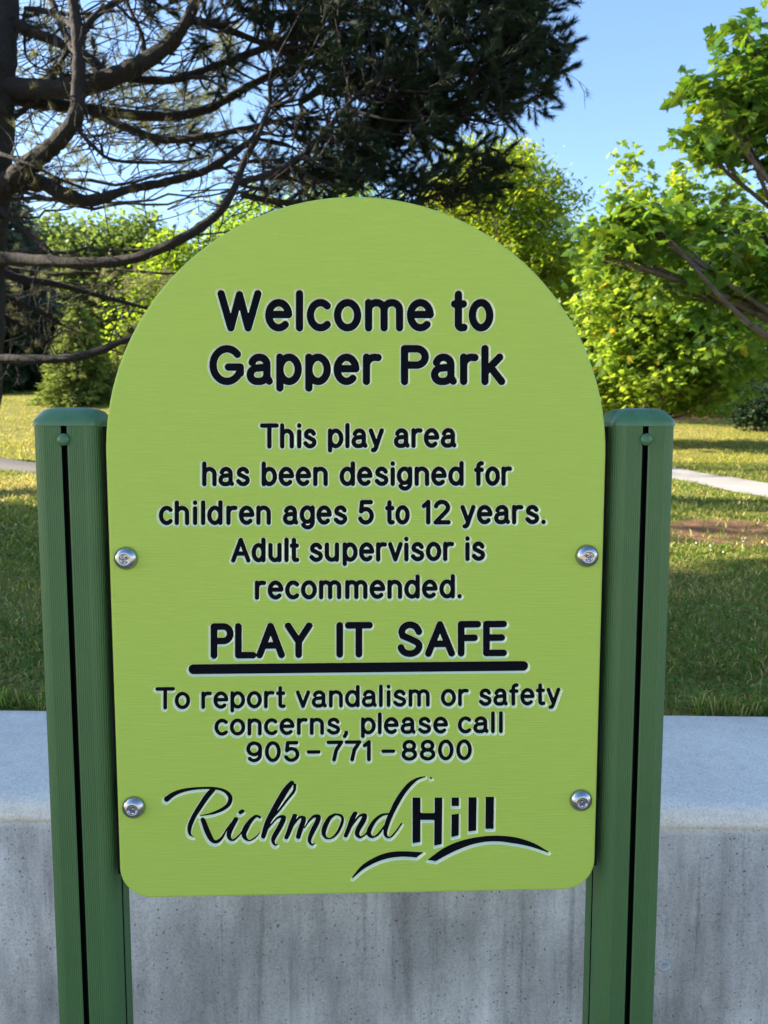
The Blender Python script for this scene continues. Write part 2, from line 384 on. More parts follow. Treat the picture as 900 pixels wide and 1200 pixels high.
# ---- stroke alphabet of the router: x, y in cap heights, centre lines
X = 0.74; D = -0.20
def el(cx, cy, rx, ry, a0, a1, n=None):
    n = n or max(5, int(abs(a1 - a0) / 12) + 1)
    a = np.radians(np.linspace(a0, a1, n)); return [(cx + rx * cos(t), cy + ry * sin(t)) for t in a]
def hump(x0, x1, h=X, r=None):
    r = r or (x1 - x0) / 2; cx = (x0 + x1) / 2
    return el(cx, h - r, r, r, 180, 0) 
G = {
 'W': (1.02, [[(0, 1), (.27, 0), (.51, .97), (.75, 0), (1.02, 1)]]),
 'e': (.55, [[(0, .39), (.55, .39)] + el(.275, .37, .275, .37, 5, 312)]),
 'l': (0, [[(0, 0), (0, 1)]]),
 'c': (.50, [el(.28, .37, .28, .37, 48, 312)]),
 'o': (.56, [el(.28, .37, .28, .37, 0, 360, 32)]),
 'm': (.86, [[(0, 0), (0, X)], [(0, .50)] + el(.215, X - .215, .215, .215, 165, 0) + [(.43, 0)], [(.43, .50)] + el(.645, X - .215, .215, .215, 165, 0) + [(.86, 0)]]),
 't': (.30, [[(.12, .98), (.12, .12)] + el(.22, .10, .10, .10, 180, 270)[1:] + [(.30, .01)], [(0, .70), (.28, .70)]]),
 'G': (.80, [el(.41, .5, .41, .5, 42, 330) + [(.80, .25), (.80, .44), (.45, .44)]]),
 'a': (.54, [el(.27, .52, .22, .22, 165, 0) + [(.49, .12), (.56, .01)], [(.49, .44), (.22, .41)] + el(.20, .205, .20, .205, 100, 270) + el(.28, .22, .21, .22, 280, 360)]),
 'p': (.54, [[(0, X), (0, D)], el(.27, .37, .27, .37, 0, 360, 32)]),
 'r': (.34, [[(0, 0), (0, X)], [(0, .45)] + el(.24, .48, .24, .26, 170, 75) + [(.34, .73)]]),
 'P': (.62, [[(0, 0), (0, 1), (.36, 1)] + el(.36, .75, .26, .25, 90, -90) + [(0, .5)]]),
 'k': (.50, [[(0, 0), (0, 1)], [(.44, X), (.02, .30)], [(.17, .43), (.50, 0)]]),
 'T': (.76, [[(0, 1), (.76, 1)], [(.38, 1), (.38, 0)]]),
 'h': (.50, [[(0, 0), (0, 1)], [(0, .48)] + el(.25, X - .25, .25, .25, 170, 0) + [(.50, 0)]]),
 'i': (0, [[(0, 0), (0, X - .03)], [(0, 1.0), (0, .985)]]),
 's': (.46, [[(.44, .60)] + el(.24, .555, .20, .185, 35, 180) + [(.06, .47), (.23, .39), (.42, .30)] + el(.25, .185, .22, .185, 20, -150) + [(.01, .14)]]),
 'y': (.52, [[(0, X), (.27, 0)], [(.52, X), (.23, -.12)] + [(.17, -.19), (.10, -.20)]]),
 'b': (.54, [[(0, 1), (0, 0)], el(.27, .37, .27, .37, 0, 360, 32)]),
 'n': (.50, [[(0, 0), (0, X)], [(0, .48)] + el(.25, X - .25, .25, .25, 170, 0) + [(.50, 0)]]),
 'd': (.54, [[(.54, 1), (.54, 0)], el(.27, .37, .27, .37, 0, 360, 32)]),
 'g': (.54, [[(.54, X), (.54, .03)] + el(.29, .02, .25, .25, 0, -150), el(.27, .39, .27, .35, 0, 360, 32)]),
 'f': (.32, [[(.12, 0), (.12, .80)] + el(.27, .82, .15, .18, 180, 80), [(0, .68), (.30, .68)]]),
 'A': (.84, [[(0, 0), (.42, 1), (.84, 0)], [(.14, .33), (.70, .33)]]),
 'u': (.50, [[(.50, X), (.50, 0)], [(0, X)] + el(.25, .25, .25, .25, 180, 350)]),
 'v': (.52, [[(0, X), (.26, 0), (.52, X)]]),
 'S': (.70, [[(.68, .76)] + el(.36, .75, .30, .25, 20, 180) + [(.10, .62), (.35, .52), (.60, .40)] + el(.36, .26, .33, .26, 15, -170)]),
 'I': (0, [[(0, 0), (0, 1)]]),
 'F': (.60, [[(0, 0), (0, 1), (.60, 1)], [(0, .53), (.48, .53)]]),
 'E': (.62, [[(.62, 0), (0, 0), (0, 1), (.62, 1)], [(0, .53), (.55, .53)]]),
 'L': (.56, [[(0, 1), (0, 0), (.56, 0)]]),
 'Y': (.80, [[(0, 1), (.40, .45), (.80, 1)], [(.40, .45), (.40, 0)]]),
 '5': (.60, [[(.55, 1), (.10, 1), (.05, .55)] + el(.29, .33, .31, .33, 130, -155)]),
 '1': (.20, [[(0, .80), (.20, 1), (.20, 0)]]),
 '2': (.60, [el(.31, .72, .28, .28, 165, -20) + [(.50, .52), (.02, 0), (.62, 0)]]),
 '9': (.62, [el(.31, .67, .31, .33, 0, 360, 30), [(.62, .67), (.61, .40)] + el(.31, .31, .30, .31, 0, -140)]),
 '0': (.62, [el(.31, .5, .31, .5, 0, 360, 34)]),
 '7': (.60, [[(0, 1), (.60, 1), (.36, .55), (.26, 0)]]),
 '8': (.62, [el(.31, .75, .26, .25, 0, 360, 26), el(.31, .26, .31, .26, 0, 360, 28)]),
 '.': (0, [[(0, .01), (0, 0)]]),
 ',': (.08, [[(.08, .02), (.07, -.06), (0, -.19)]]),
 '-': (.55, [[(0, .46), (.55, .46)]]),
}
ROUND_L = set('eocGdg09a8S'); ROUND_R = set('eocpb098GDS')
def gap(a, b, r):
    g = 2 * r + .105
    if a in ROUND_R: g -= .02
    if b in ROUND_L: g -= .02
    if a in 'rkvytTFfcP': g -= .03
    if b in 'vytTf': g -= .03
    if a in 'lihnmudI15' and b in 'lihnmukbprLPFEI': g += .07
    if (a, b) in (('A', 'Y'), ('T', 'o'), ('L', 'A'), ('7', '7'), ('7', '1')): g -= .09
    if (a, b) in (('0', '5'), ('9', '0'), ('8', '8'), ('8', '0'), ('0', '0')): g += .05
    return g
# (word, left px, right px of the black shape), per line: cap height px, stroke radius px, base line (x, y) twice
LINES = [
 (40, 4.35, (254, 383.5), (579, 383.5), [('Welcome', 254, 509), ('to', 529, 579)]),
 (38.5, 4.35, (245, 446.7), (593, 446.7), [('Gapper', 244.5, 447.5), ('Park', 470, 593)]),
 (24.5, 2.6, (304, 523.2), (535, 522.2), [('This', 304, 370.5), ('play', 384, 450), ('area', 461.7, 535)]),
 (24, 2.6, (236, 567.6), (601, 567.0), [('has', 236, 292), ('been', 306, 384), ('designed', 397.8, 544), ('for', 556, 601)]),
 (24, 2.6, (185, 613.4), (641, 612.2), [('children', 185, 317), ('ages', 331, 406.7), ('5', 419.4, 438.3), ('to', 451.4, 480.5), ('12', 494.5, 528.3), ('years.', 540, 640.5)]),
 (24, 2.6, (270, 657.4), (569, 655.4), [('Adult', 270, 350.5), ('supervisor', 362, 532.8), ('is', 545.8, 569)]),
 (23.6, 2.6, (298, 701.2), (541.7, 699.6), [('recommended.', 298, 541.7)]),
 (34, 4.0, (246, 769.4), (595, 766.2), [('PLAY', 246, 366), ('IT', 394, 437), ('SAFE', 465, 595)]),
 (22, 2.25, (181, 830.8), (657, 825.6), [('To', 181, 222), ('report', 235, 334.5), ('vandalism', 346.4, 504), ('or', 517, 550), ('safety', 561.7, 657.7)]),
 (21.5, 2.25, (250, 861.8), (590, 858.6), [('concerns,', 250.5, 408), ('please', 423, 525.6), ('call', 537, 590)]),
 (20.5, 2.25, (288, 893), (553.6, 890.4), [('905', 288, 350.6), ('-', 359, 375.5), ('771', 382.5, 434.6), ('-', 447, 463.5), ('8800', 470.7, 553.6)]),
]
RES = {}
def seg_field(PX, PZ, strokes):
    """signed distance to the union of capsules of varying radius; strokes: rows (x, z, r)"""
    F = np.full(PX.shape, 1e3)
    for s in strokes:
        if isinstance(s, tuple) and s[0] == 'poly':
            q = s[1]; d = np.full(PX.shape, 1e3); ins = np.zeros(PX.shape, bool)
            for k in range(len(q)):
                a = q[k]; b = q[(k + 1) % len(q)]; ab = b - a
                t = np.clip(((PX - a[0]) * ab[0] + (PZ - a[1]) * ab[1]) / (ab @ ab + 1e-18), 0, 1)
                d = np.minimum(d, np.hypot(PX - a[0] - t * ab[0], PZ - a[1] - t * ab[1]))
                c = ((a[1] > PZ) != (b[1] > PZ)) & (PX < (b[0] - a[0]) * (PZ - a[1]) / (b[1] - a[1] + 1e-18) + a[0])
                ins ^= c
            F = np.minimum(F, np.where(ins, -d, d)); continue
        for k in range(len(s) - 1):
            a = s[k]; b = s[k + 1]; ab = b[:2] - a[:2]; L2 = ab @ ab
            t = np.clip(((PX - a[0]) * ab[0] + (PZ - a[1]) * ab[1]) / (L2 + 1e-18), 0, 1)
            d = np.hypot(PX - a[0] - t * ab[0], PZ - a[1] - t * ab[1]) - (a[2] + t * (b[2] - a[2]))
            F = np.minimum(F, d)
    return F
def contours(F, x0, z0, h, lev):
    """marching squares -> closed loops of points"""
    Z = F - lev; S = Z < 0; ny, nx = Z.shape
    nxt = {}; pos = {}
    c = S[:-1, :-1] * 1 + S[:-1, 1:] * 2 + S[1:, 1:] * 4 + S[1:, :-1] * 8
    js, is_ = np.nonzero((c > 0) & (c < 15))
    def pt(key):
        if key in pos: return
        j, i, v = key
        if v: a = Z[j, i]; b = Z[j + 1, i]; t = a / (a - b); pos[key] = (x0 + i * h, z0 + (j + t) * h)
        else: a = Z[j, i]; b = Z[j, i + 1]; t = a / (a - b); pos[key] = (x0 + (i + t) * h, z0 + j * h)
    T = {1: [(3, 0)], 2: [(0, 1)], 3: [(3, 1)], 4: [(1, 2)], 6: [(0, 2)], 7: [(3, 2)], 8: [(2, 3)], 9: [(2, 0)], 11: [(2, 1)], 12: [(1, 3)], 13: [(1, 0)], 14: [(0, 3)], 5: [(3, 0), (1, 2)], 10: [(0, 1), (2, 3)]}
    for j, i in zip(js, is_):
        e = [(j, i, 0), (j, i + 1, 1), (j + 1, i, 0), (j, i, 1)]
        for a, b in T[int(c[j, i])]:
            pt(e[a]); pt(e[b]); nxt[e[a]] = e[b]
    loops = []
    while nxt:
        k0 = next(iter(nxt)); k = k0; lp = []
        while k in nxt:
            lp.append(pos[k]); k = nxt.pop(k)
        a = np.array(lp)
        if len(a) > 5:                                   # drop near-coincident points
            keep = [0]
            for m in range(1, len(a)):
                if np.hypot(*(a[m] - a[keep[-1]])) > h * 0.45: keep.append(m)
            loops.append(a[keep])
    return loops
def pxz(px, py):
    q = P(px, py, 0.0); return q[0], q[2]

BEV, DEP = 0.0017, 0.0046
panel = None
HOLES = []          # loops cut from the face of the panel
FIELDS = []         # (x0, x1, z0, z1, strokes) to classify the face triangles
PIECES = []
def engrave(names, parts, h):
    """parts: list of stroke lists, one per letter; neighbours share their rims"""
    allp = [s for p in parts for s in p]
    pts = np.vstack([s[1] if isinstance(s, tuple) else s[:, :2] for s in allp])
    rm = max([0] + [s[:, 2].max() for s in allp if not isinstance(s, tuple)])
    m = rm + BEV + 3 * h
    x0, z0 = pts.min(0) - m; x1, z1 = pts.max(0) + m
    nx = int((x1 - x0) / h) + 2; nz = int((z1 - z0) / h) + 2
    gx = x0 + np.arange(nx) * h; gz = z0 + np.arange(nz) * h
    PX, PZ = np.meshgrid(gx, gz)
    FF = []
    for p in parts:
        f = np.full(PX.shape, 1e3)
        pp = np.vstack([s[1] if isinstance(s, tuple) else s[:, :2] for s in p])
        a = max(0, int((pp[:, 0].min() - m - x0) / h) - 2); b = min(nx, int((pp[:, 0].max() + m - x0) / h) + 3)
        f[:, a:b] = seg_field(PX[:, a:b], PZ[:, a:b], p); FF.append(f)
    F = np.minimum.reduce(FF)
    V = []; E = []; Zs = []
    for lev, dep in ((BEV, 0.0), (BEV * .5, DEP * .5), (0.0, DEP)):
        for lp in contours(F, x0, z0, h, lev):
            s = len(V); V += [Vector(p) for p in lp]; Zs += [dep] * len(lp)
            E += [(s + i, s + (i + 1) % len(lp)) for i in range(len(lp))]
            if lev == BEV: HOLES.append(lp)
    ov, oe, of, vo, _, _ = delaunay_2d_cdt(V, E, [], 0, 1e-7)
    OV = np.array([tuple(v) for v in ov]); T = np.array(of)
    dz = np.array([Zs[o[0]] if len(o) else 0 for o in vo])
    C = OV[T].mean(1)
    def samp(f, c):
        i = np.clip((c[:, 0] - x0) / h, 0, nx - 1.001); j = np.clip((c[:, 1] - z0) / h, 0, nz - 1.001)
        i0 = i.astype(int); j0 = j.astype(int); u = i - i0; v = j - j0
        return f[j0, i0] * (1 - u) * (1 - v) + f[j0, i0 + 1] * u * (1 - v) + f[j0 + 1, i0] * (1 - u) * v + f[j0 + 1, i0 + 1] * u * v
    fc = samp(F, C); keep = fc < BEV
    floor = (dz[T] > DEP * .99).all(1) & (fc < 0)
    own = np.argmin(np.array([samp(f, C) for f in FF]), 0)
    for k, nm in enumerate(names):
        s = keep & (own == k)
        if not s.any(): continue
        t = T[s]; used, inv = np.unique(t, return_inverse=True); t = inv.reshape(-1, 3)
        vv = np.stack([OV[used, 0], dz[used], OV[used, 1]], 1)
        PIECES.append((nm, vv, t, np.where(floor[s], 1, 0)))
    FIELDS.append((x0, z0, h, F))

for H, rp, bl, br, words in LINES:
    sl = (br[1] - bl[1]) / (br[0] - bl[0])
    for wd, l, r_ in words:
        rn = rp / H
        xs = []; cx = 0
        for k, ch in enumerate(wd):
            if k: cx += gap(wd[k - 1], ch, rn)
            xs.append(cx); cx += G[ch][0]
        sx = (r_ - l - 2 * rp) / max(cx, 1e-6) if cx > 0.01 else H
        if len(wd) == 1 and cx == 0: sx = H
        parts = []
        c0 = pxz(l + rp, bl[1]); 
        rad = abs(pxz(l + 2 * rp, bl[1])[0] - pxz(l + rp, bl[1])[0])
        for k, ch in enumerate(wd):
            ss = []
            for st in G[ch][1]:
                pts = []
                for (u, v) in st:
                    px = l + rp + (xs[k] + u) * sx; py = bl[1] + sl * (px - bl[0]) - v * H
                    a = pxz(px, py); pts.append((a[0], a[1], rad))
                ss.append(np.array(pts))
            parts.append(ss)
        engrave(['letter'] * len(wd), parts, 0.0007 if H > 30 else 0.0005)

# underline
ul = [np.array([(*pxz(226, 785.6), 0.0063), (*pxz(614, 781.6), 0.0063)])]
engrave(['underline'], [ul], 0.0009)
# script half of the town name (points: x, y, half width in a 3.6x enlargement from (180, 900))
def scr(rows, ox=180., oy=900., k=3.6, f=1.0):
    q = spline([(a, b, c) for a, b, c in rows], 5); out = []
    for a, b, c in q:
        p = pxz(ox + a / k, oy + b / k); out.append((p[0], p[1], max(0.0004, c * f / k * 0.00102)))
    return np.array(out)
def scr2(rows): return scr(rows, 400., 900., 900 / 260.)
def za(rows): return scr(rows, 180., 900., 900 / 130.)
def zb_(rows): return scr(rows, 290., 900., 900 / 130.)
def zc_(rows): return scr(rows, 360., 900., 900 / 130.)
SCRIPT = [
 [za([(100, 266, 24), (150, 228, 20), (220, 199, 17), (300, 182, 14), (400, 174, 12), (480, 175, 13), (540, 185, 14), (590, 210, 17), (618, 255, 19), (605, 305, 18), (560, 345, 16), (490, 376, 12), (430, 390, 8), (372, 401, 4)]),
  za([(478, 185, 22), (430, 240, 23), (375, 320, 22), (325, 400, 20), (293, 470, 20), (284, 520, 16), (292, 555, 10), (322, 572, 5)]),
  za([(395, 432, 20), (415, 490, 23), (440, 550, 24), (470, 600, 21), (510, 611, 17), (550, 580, 11), (590, 510, 6), (625, 460, 5)])],
 [za([(665, 427, 20), (635, 480, 22), (608, 540, 22), (612, 585, 16), (645, 598, 10), (690, 560, 7), (720, 520, 5)]), za([(700, 374, 17), (718, 362, 18)])],
 [za([(858, 412, 13), (830, 402, 13), (785, 440, 18), (745, 500, 24), (728, 550, 22), (745, 590, 14), (785, 600, 8), (830, 570, 6), (855, 540, 5)])],
 [zb_([(358, 132, 20), (310, 190, 26), (255, 280, 27), (205, 370, 26), (160, 460, 25), (125, 570, 20)]),
  zb_([(382, 150, 14), (375, 200, 12), (320, 270, 11), (260, 350, 10), (210, 410, 8), (187, 450, 4)]),
  zb_([(150, 520, 5), (200, 460, 8), (245, 415, 10), (285, 408, 18), (288, 432, 22), (255, 500, 22), (215, 570, 21), (205, 610, 15), (222, 640, 8), (243, 632, 6)])],
 [zb_([(382, 400, 20), (355, 470, 22), (330, 540, 20), (313, 578, 18)]), zb_([(345, 520, 5), (385, 455, 9), (420, 415, 12), (450, 415, 18), (450, 450, 22), (425, 520, 22), (410, 573, 20)]),
  zb_([(460, 500, 5), (500, 440, 9), (540, 405, 14), (572, 408, 21), (565, 450, 22), (530, 520, 22), (505, 580, 18), (503, 615, 13), (522, 638, 8), (545, 625, 6)])],
 [zb_([(710, 388, 12), (665, 420, 18), (628, 490, 22), (617, 545, 18), (640, 583, 11), (690, 578, 10), (735, 530, 12), (766, 460, 13), (770, 418, 12), (748, 394, 12), (710, 388, 11)])],
 [zc_([(390, 380, 19), (365, 430, 23), (335, 510, 20), (312, 563, 18)]), zc_([(345, 510, 5), (385, 450, 8), (425, 402, 11), (465, 396, 20), (455, 440, 23), (415, 510, 22), (405, 553, 19), (430, 576, 12), (470, 555, 8), (500, 520, 6)])],
 [zc_([(655, 385, 11), (605, 395, 14), (550, 440, 16), (512, 500, 20), (500, 545, 20), (525, 573, 13), (570, 558, 10), (610, 510, 9), (640, 470, 8)]),
  zc_([(957, 82, 6), (900, 98, 12), (840, 140, 20), (780, 210, 22), (730, 290, 24), (690, 370, 22), (655, 450, 22), (635, 530, 18), (645, 570, 12), (680, 573, 9), (725, 525, 7), (768, 462, 7)]),
  zc_([(1003, 92, 8), (1010, 94, 8)])],
]
engrave(['letter'] * len(SCRIPT), SCRIPT, 0.00045)
def poly(pts, ox=400., oy=900., k=900 / 260.): return ('poly', np.array([pxz(ox + a / k, oy + b / k) for a, b in pts]))
engrave(['letter'] * 4, [
 [poly([(290, 125), (322, 125), (322, 188), (380, 188), (380, 125), (411, 125), (409, 316), (378, 323), (379, 218), (322, 218), (322, 308), (290, 313)])],
 [poly([(449, 125), (479, 125), (479, 161), (449, 161)]), poly([(449, 194), (479, 190), (478, 281), (448, 288)])],
 [poly([(518, 124), (551, 124), (549, 261), (517, 265)])],
 [poly([(588, 122), (622, 122), (620, 254), (587, 254)])]], 0.0006)
def sp2(a): return [tuple(r) for r in spline(a, 5)]
engrave(['swoosh'], [[poly(sp2([(348, 380), (420, 328), (500, 296), (600, 280), (700, 285), (780, 310), (845, 347)]) + sp2([(842, 351), (770, 327), (700, 313), (620, 305), (540, 316), (460, 346), (384, 386)]))]], 0.0006)
engrave(['swoosh'], [[poly(sp2([(42, 452), (90, 396), (160, 357), (230, 343), (338, 347)]) + sp2([(306, 371), (240, 368), (170, 380), (100, 412), (46, 455)]))]], 0.0006)

# ---- face of the panel with the grooves cut out
OUT = outline(0.0030)
V = []; E = []
for lp in [OUT] + HOLES:
    s = len(V); V += [Vector(p) for p in lp]; E += [(s + i, s + (i + 1) % len(lp)) for i in range(len(lp))]
ov, oe, of, _, _, _ = delaunay_2d_cdt(V, E, [], 0, 1e-7)
OV = np.array([tuple(v) for v in ov]); T = np.array(of); C = OV[T].mean(1)
keep = np.ones(len(T), bool)
for x0, z0, h, F in FIELDS:
    ny, nx = F.shape
    m = (C[:, 0] > x0) & (C[:, 0] < x0 + (nx - 1) * h) & (C[:, 1] > z0) & (C[:, 1] < z0 + (ny - 1) * h)
    if not m.any(): continue
    i = (C[m, 0] - x0) / h; j = (C[m, 1] - z0) / h; i0 = i.astype(int); j0 = j.astype(int); u = i - i0; v = j - j0
    f = F[j0, i0] * (1 - u) * (1 - v) + F[j0, i0 + 1] * u * (1 - v) + F[j0 + 1, i0] * (1 - u) * v + F[j0 + 1, i0 + 1] * u * v
    k = np.nonzero(m)[0]; keep[k[f < BEV]] = False
inside = (np.hypot(C[:, 0], np.maximum(C[:, 1] - ZC, 0)) < HW)
keep &= inside
b = MB(); b.add(np.stack([OV[:, 0], np.zeros(len(OV)), OV[:, 1]], 1), None, T[keep])
rings = [(0.0030, 0.0), (0.0010, 0.0009), (0.0, 0.0024), (0.0, TH - 0.0024), (0.0008, TH - 0.0007), (0.0022, TH)]
for (i0, y0), (i1, y1) in zip(rings[:-1], rings[1:]):
    A = outline(i0); B = outline(i1); n = len(A)
    Vv = np.vstack([np.stack([A[:, 0], np.full(n, y0), A[:, 1]], 1), np.stack([B[:, 0], np.full(n, y1), B[:, 1]], 1)])
    k = np.arange(n); k2 = (k + 1) % n
    b.add(Vv, np.stack([k, k2, k2 + n, k + n], 1))
A = outline(0.0022); n = len(A)
b.add(np.vstack([np.stack([A[:, 0], np.full(n, TH), A[:, 1]], 1), [[0, TH, 1.3]]]), None, [((i + 1) % n, i, n) for i in range(n)])
panel = b.build('sign_panel', M_PANEL, sign)
for nm, vv, t, mi in PIECES:
    mesh_np(nm, vv, [t], [M_CORE, M_INK], panel, mat_idx=mi)

# ---- posts
PS = 0.040        # half side
def post_profile():
    """counter-clockwise outline of the extrusion: rounded square, fine flutes, a slot in each face"""
    side = []
    rc = 0.0165; sw = 0.0036; sdp = 0.012
    xs = np.linspace(-PS + rc, -sw - 0.0012, 45)
    fl = 0.0005
    for i, x in enumerate(xs): side.append((x, -PS + (fl if i % 6 in (2, 3) else 0)))
    side += [(-sw, -PS + 0.0012), (-sw, -PS + sdp), (sw, -PS + sdp), (sw, -PS + 0.0012)]
    for i, x in enumerate(xs[::-1]): side.append((-x, -PS + (fl if (len(xs) - 1 - i) % 6 in (2, 3) else 0)))
    for i, a in enumerate(np.linspace(-90, 0, 36)[1:-1]):
        rr = rc - (0.0004 if i % 4 in (1, 2) else 0)
        side.append((PS - rc + rr * cos(radians(a)), -PS + rc + rr * sin(radians(a))))
    out = []
    for q in range(4):
        c, s = cos(q * pi / 2), sin(q * pi / 2)
        out += [(c * x - s * y, s * x + c * y) for x, y in side]
    return np.array(out), len(side)
PR, NS = post_profile()
def superell(hx, hy, e, n):
    a = np.linspace(0, 2 * pi, n, endpoint=False)
    c, s = np.cos(a), np.sin(a)
    return np.stack([hx * np.sign(c) * np.abs(c) ** e, hy * np.sign(s) * np.abs(s) ** e], 1)
def bolt_geo(mb, R, c, n=28, tilt=0):
    """button head with a socket rim; axis towards -Y"""
    prof = [(R * 1.0, 0), (R * 1.0, R * .10), (R * .95, R * .26), (R * .80, R * .45), (R * .60, R * .58), (R * .46, R * .62), (R * .42, R * .60), (R * .40, R * .12)]
    V = []; a = np.linspace(0, 2 * pi, n, endpoint=False)
    for r, y in prof: V += [(c[0] + r * cos(t), c[1] - y, c[2] + r * sin(t)) for t in a]
    Q = []
    for k in range(len(prof) - 1):
        for i in range(n): Q.append((k * n + i, k * n + (i + 1) % n, (k + 1) * n + (i + 1) % n, (k + 1) * n + i))
    mb.add(np.array(V), Q)
for sgn, lab in ((-1, None), (1, None)):
    px_ = sgn * 0.3557; py_ = 0.004 + PS
    zs = [-0.4, 0.3, 0.9, 1.2, 1.4676]
    n = len(PR); Vv = np.vstack([np.stack([PR[:, 0] + px_, PR[:, 1] + py_, np.full(n, z)], 1) for z in zs])
    k = np.arange(n); k2 = (k + 1) % n
    Q = np.vstack([np.stack([k + i * n, k2 + i * n, k2 + (i + 1) * n, k + (i + 1) * n], 1) for i in range(len(zs) - 1)])
    slotq = np.zeros(n, int)
    for q in range(4):
        for j in (46, 47, 48): slotq[(q * NS + j - 1 + 0) % n] = 0
    # faces inside the slots take the near-black slot material
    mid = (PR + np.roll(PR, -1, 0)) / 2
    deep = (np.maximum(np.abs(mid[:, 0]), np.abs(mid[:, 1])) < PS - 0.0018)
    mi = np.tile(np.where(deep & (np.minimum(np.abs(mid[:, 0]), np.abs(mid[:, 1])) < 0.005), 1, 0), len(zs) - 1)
    post = mesh_np('post', Vv, [Q], [M_POST, M_DARK], sign, mat_idx=mi)
    # moulded cap: straight skirt, chamfer, shallow crown
    cb = MB(); rows = []
    ns = 64
    lay = [(PS + .0012, 1.4670, .34), (PS + .0012, 1.4715, .34), (PS + .0004, 1.4742, .34), (PS - .0030, 1.4800, .42), (PS - .0080, 1.4860, .46), (PS - .014, 1.4888, .54), (PS - .023, 1.4901, .7), (0.004, 1.4905, 1.0)]
    for hs, z, e in lay:
        p = superell(hs, hs, e, ns); rows.append(np.stack([p[:, 0] + px_, p[:, 1] + py_, np.full(ns, z)], 1))
    V = np.vstack(rows); Q = []
    for r in range(len(lay) - 1):
        for i in range(ns): Q.append((r * ns + i, r * ns + (i + 1) % ns, (r + 1) * ns + (i + 1) % ns, (r + 1) * ns + i))
    V = np.vstack([V, [[px_, py_, 1.4905]]])
    cb.add(V, Q, [((len(lay) - 1) * ns + i, (len(lay) - 1) * ns + (i + 1) % ns, len(lay) * ns) for i in range(ns)])
    cap = cb.build('post_cap', M_CAP, post, smooth=True)
    # painted rivet in the slot, below the cap
    rb = MB(); R = 0.0078; a = np.linspace(0, 2 * pi, 24, endpoint=False)
    prof = [(R * .9, 0.003), (R, -.001), (R * .93, -.0030), (R * .70, -.0050), (R * .40, -.0060), (R * .05, -.0064)]
    V = []
    for r, y in prof: V += [(px_ + r * cos(t), 0.004 + y, 1.4505 + r * sin(t)) for t in a]
    Q = [(k * 24 + i, k * 24 + (i + 1) % 24, (k + 1) * 24 + (i + 1) % 24, (k + 1) * 24 + i) for k in range(len(prof) - 1) for i in range(24)]
    rb.add(np.array(V), Q); rb.build('rivet', M_CAP, post, smooth=True)
    gb = MB()  # dark strip standing in for the shade between panel and post
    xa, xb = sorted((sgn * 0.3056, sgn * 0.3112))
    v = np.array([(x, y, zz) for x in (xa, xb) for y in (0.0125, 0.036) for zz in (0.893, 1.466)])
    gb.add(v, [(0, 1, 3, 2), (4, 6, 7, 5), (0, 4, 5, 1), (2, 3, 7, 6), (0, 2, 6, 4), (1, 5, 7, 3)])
    gb.build('gap_shade_strip', M_DARK, sign)
    # clamp plates that join the panel to the post, behind the panel
    for z in (1.306, 0.989):
        kb = MB()
        def box(x0, x1, y0, y1, z0, z1):
            v = np.array([(x, y, zz) for x in (x0, x1) for y in (y0, y1) for zz in (z0, z1)])
            kb.add(v, [(0, 1, 3, 2), (4, 6, 7, 5), (0, 4, 5, 1), (2, 3, 7, 6), (0, 2, 6, 4), (1, 5, 7, 3)])
        xa, xb = sorted((sgn * 0.262, sgn * 0.3150)); box(xa, xb, TH + 0.0220, TH + 0.0265, z - .02, z + .02)
        xa, xb = sorted((sgn * 0.262, sgn * 0.300)); box(xa, xb, TH + 0.0005, TH + 0.0218, z - .02, z + .02)
        kb.build('bracket', M_POST, sign)
        bb = MB(); R = 0.0145
        bolt_geo(bb, R, (sgn * 0.2843, 0.0, z))
        bolt = bb.build('bolt', M_STEEL, sign, smooth=True)
        sb = MB(); n6 = 36; a = np.linspace(0, 2 * pi, n6, endpoint=False)   # six-lobed recess with a centre pin
        rr = R * (.335 + .055 * np.cos(6 * a))
        V = [(sgn * 0.2843 + R * .41 * cos(t), -R * .50, z + R * .41 * sin(t)) for t in a]
        V += [(sgn * 0.2843 + r * cos(t), -R * .48, z + r * sin(t)) for r, t in zip(rr, a)]
        V += [(sgn * 0.2843 + r * cos(t), -R * .08, z + r * sin(t)) for r, t in zip(rr, a)]
        V += [(sgn * 0.2843, -R * .08, z)]
        Q = [(k * n6 + i, k * n6 + (i + 1) % n6, (k + 1) * n6 + (i + 1) % n6, (k + 1) * n6 + i) for k in range(2) for i in range(n6)]
        sb.add(np.array(V), Q, [(2 * n6 + i, 2 * n6 + (i + 1) % n6, 3 * n6) for i in range(n6)])
        sb.build('socket', M_STEEL, bolt)
        pb = MB(); pb.tube([(sgn * 0.2843, -R * .06, z), (sgn * 0.2843, -R * .40, z), (sgn * 0.2843, -R * .46, z)], [R * .13, R * .13, R * .06], 10)
        pb.build('socket_pin', M_STEEL, bolt, smooth=True)

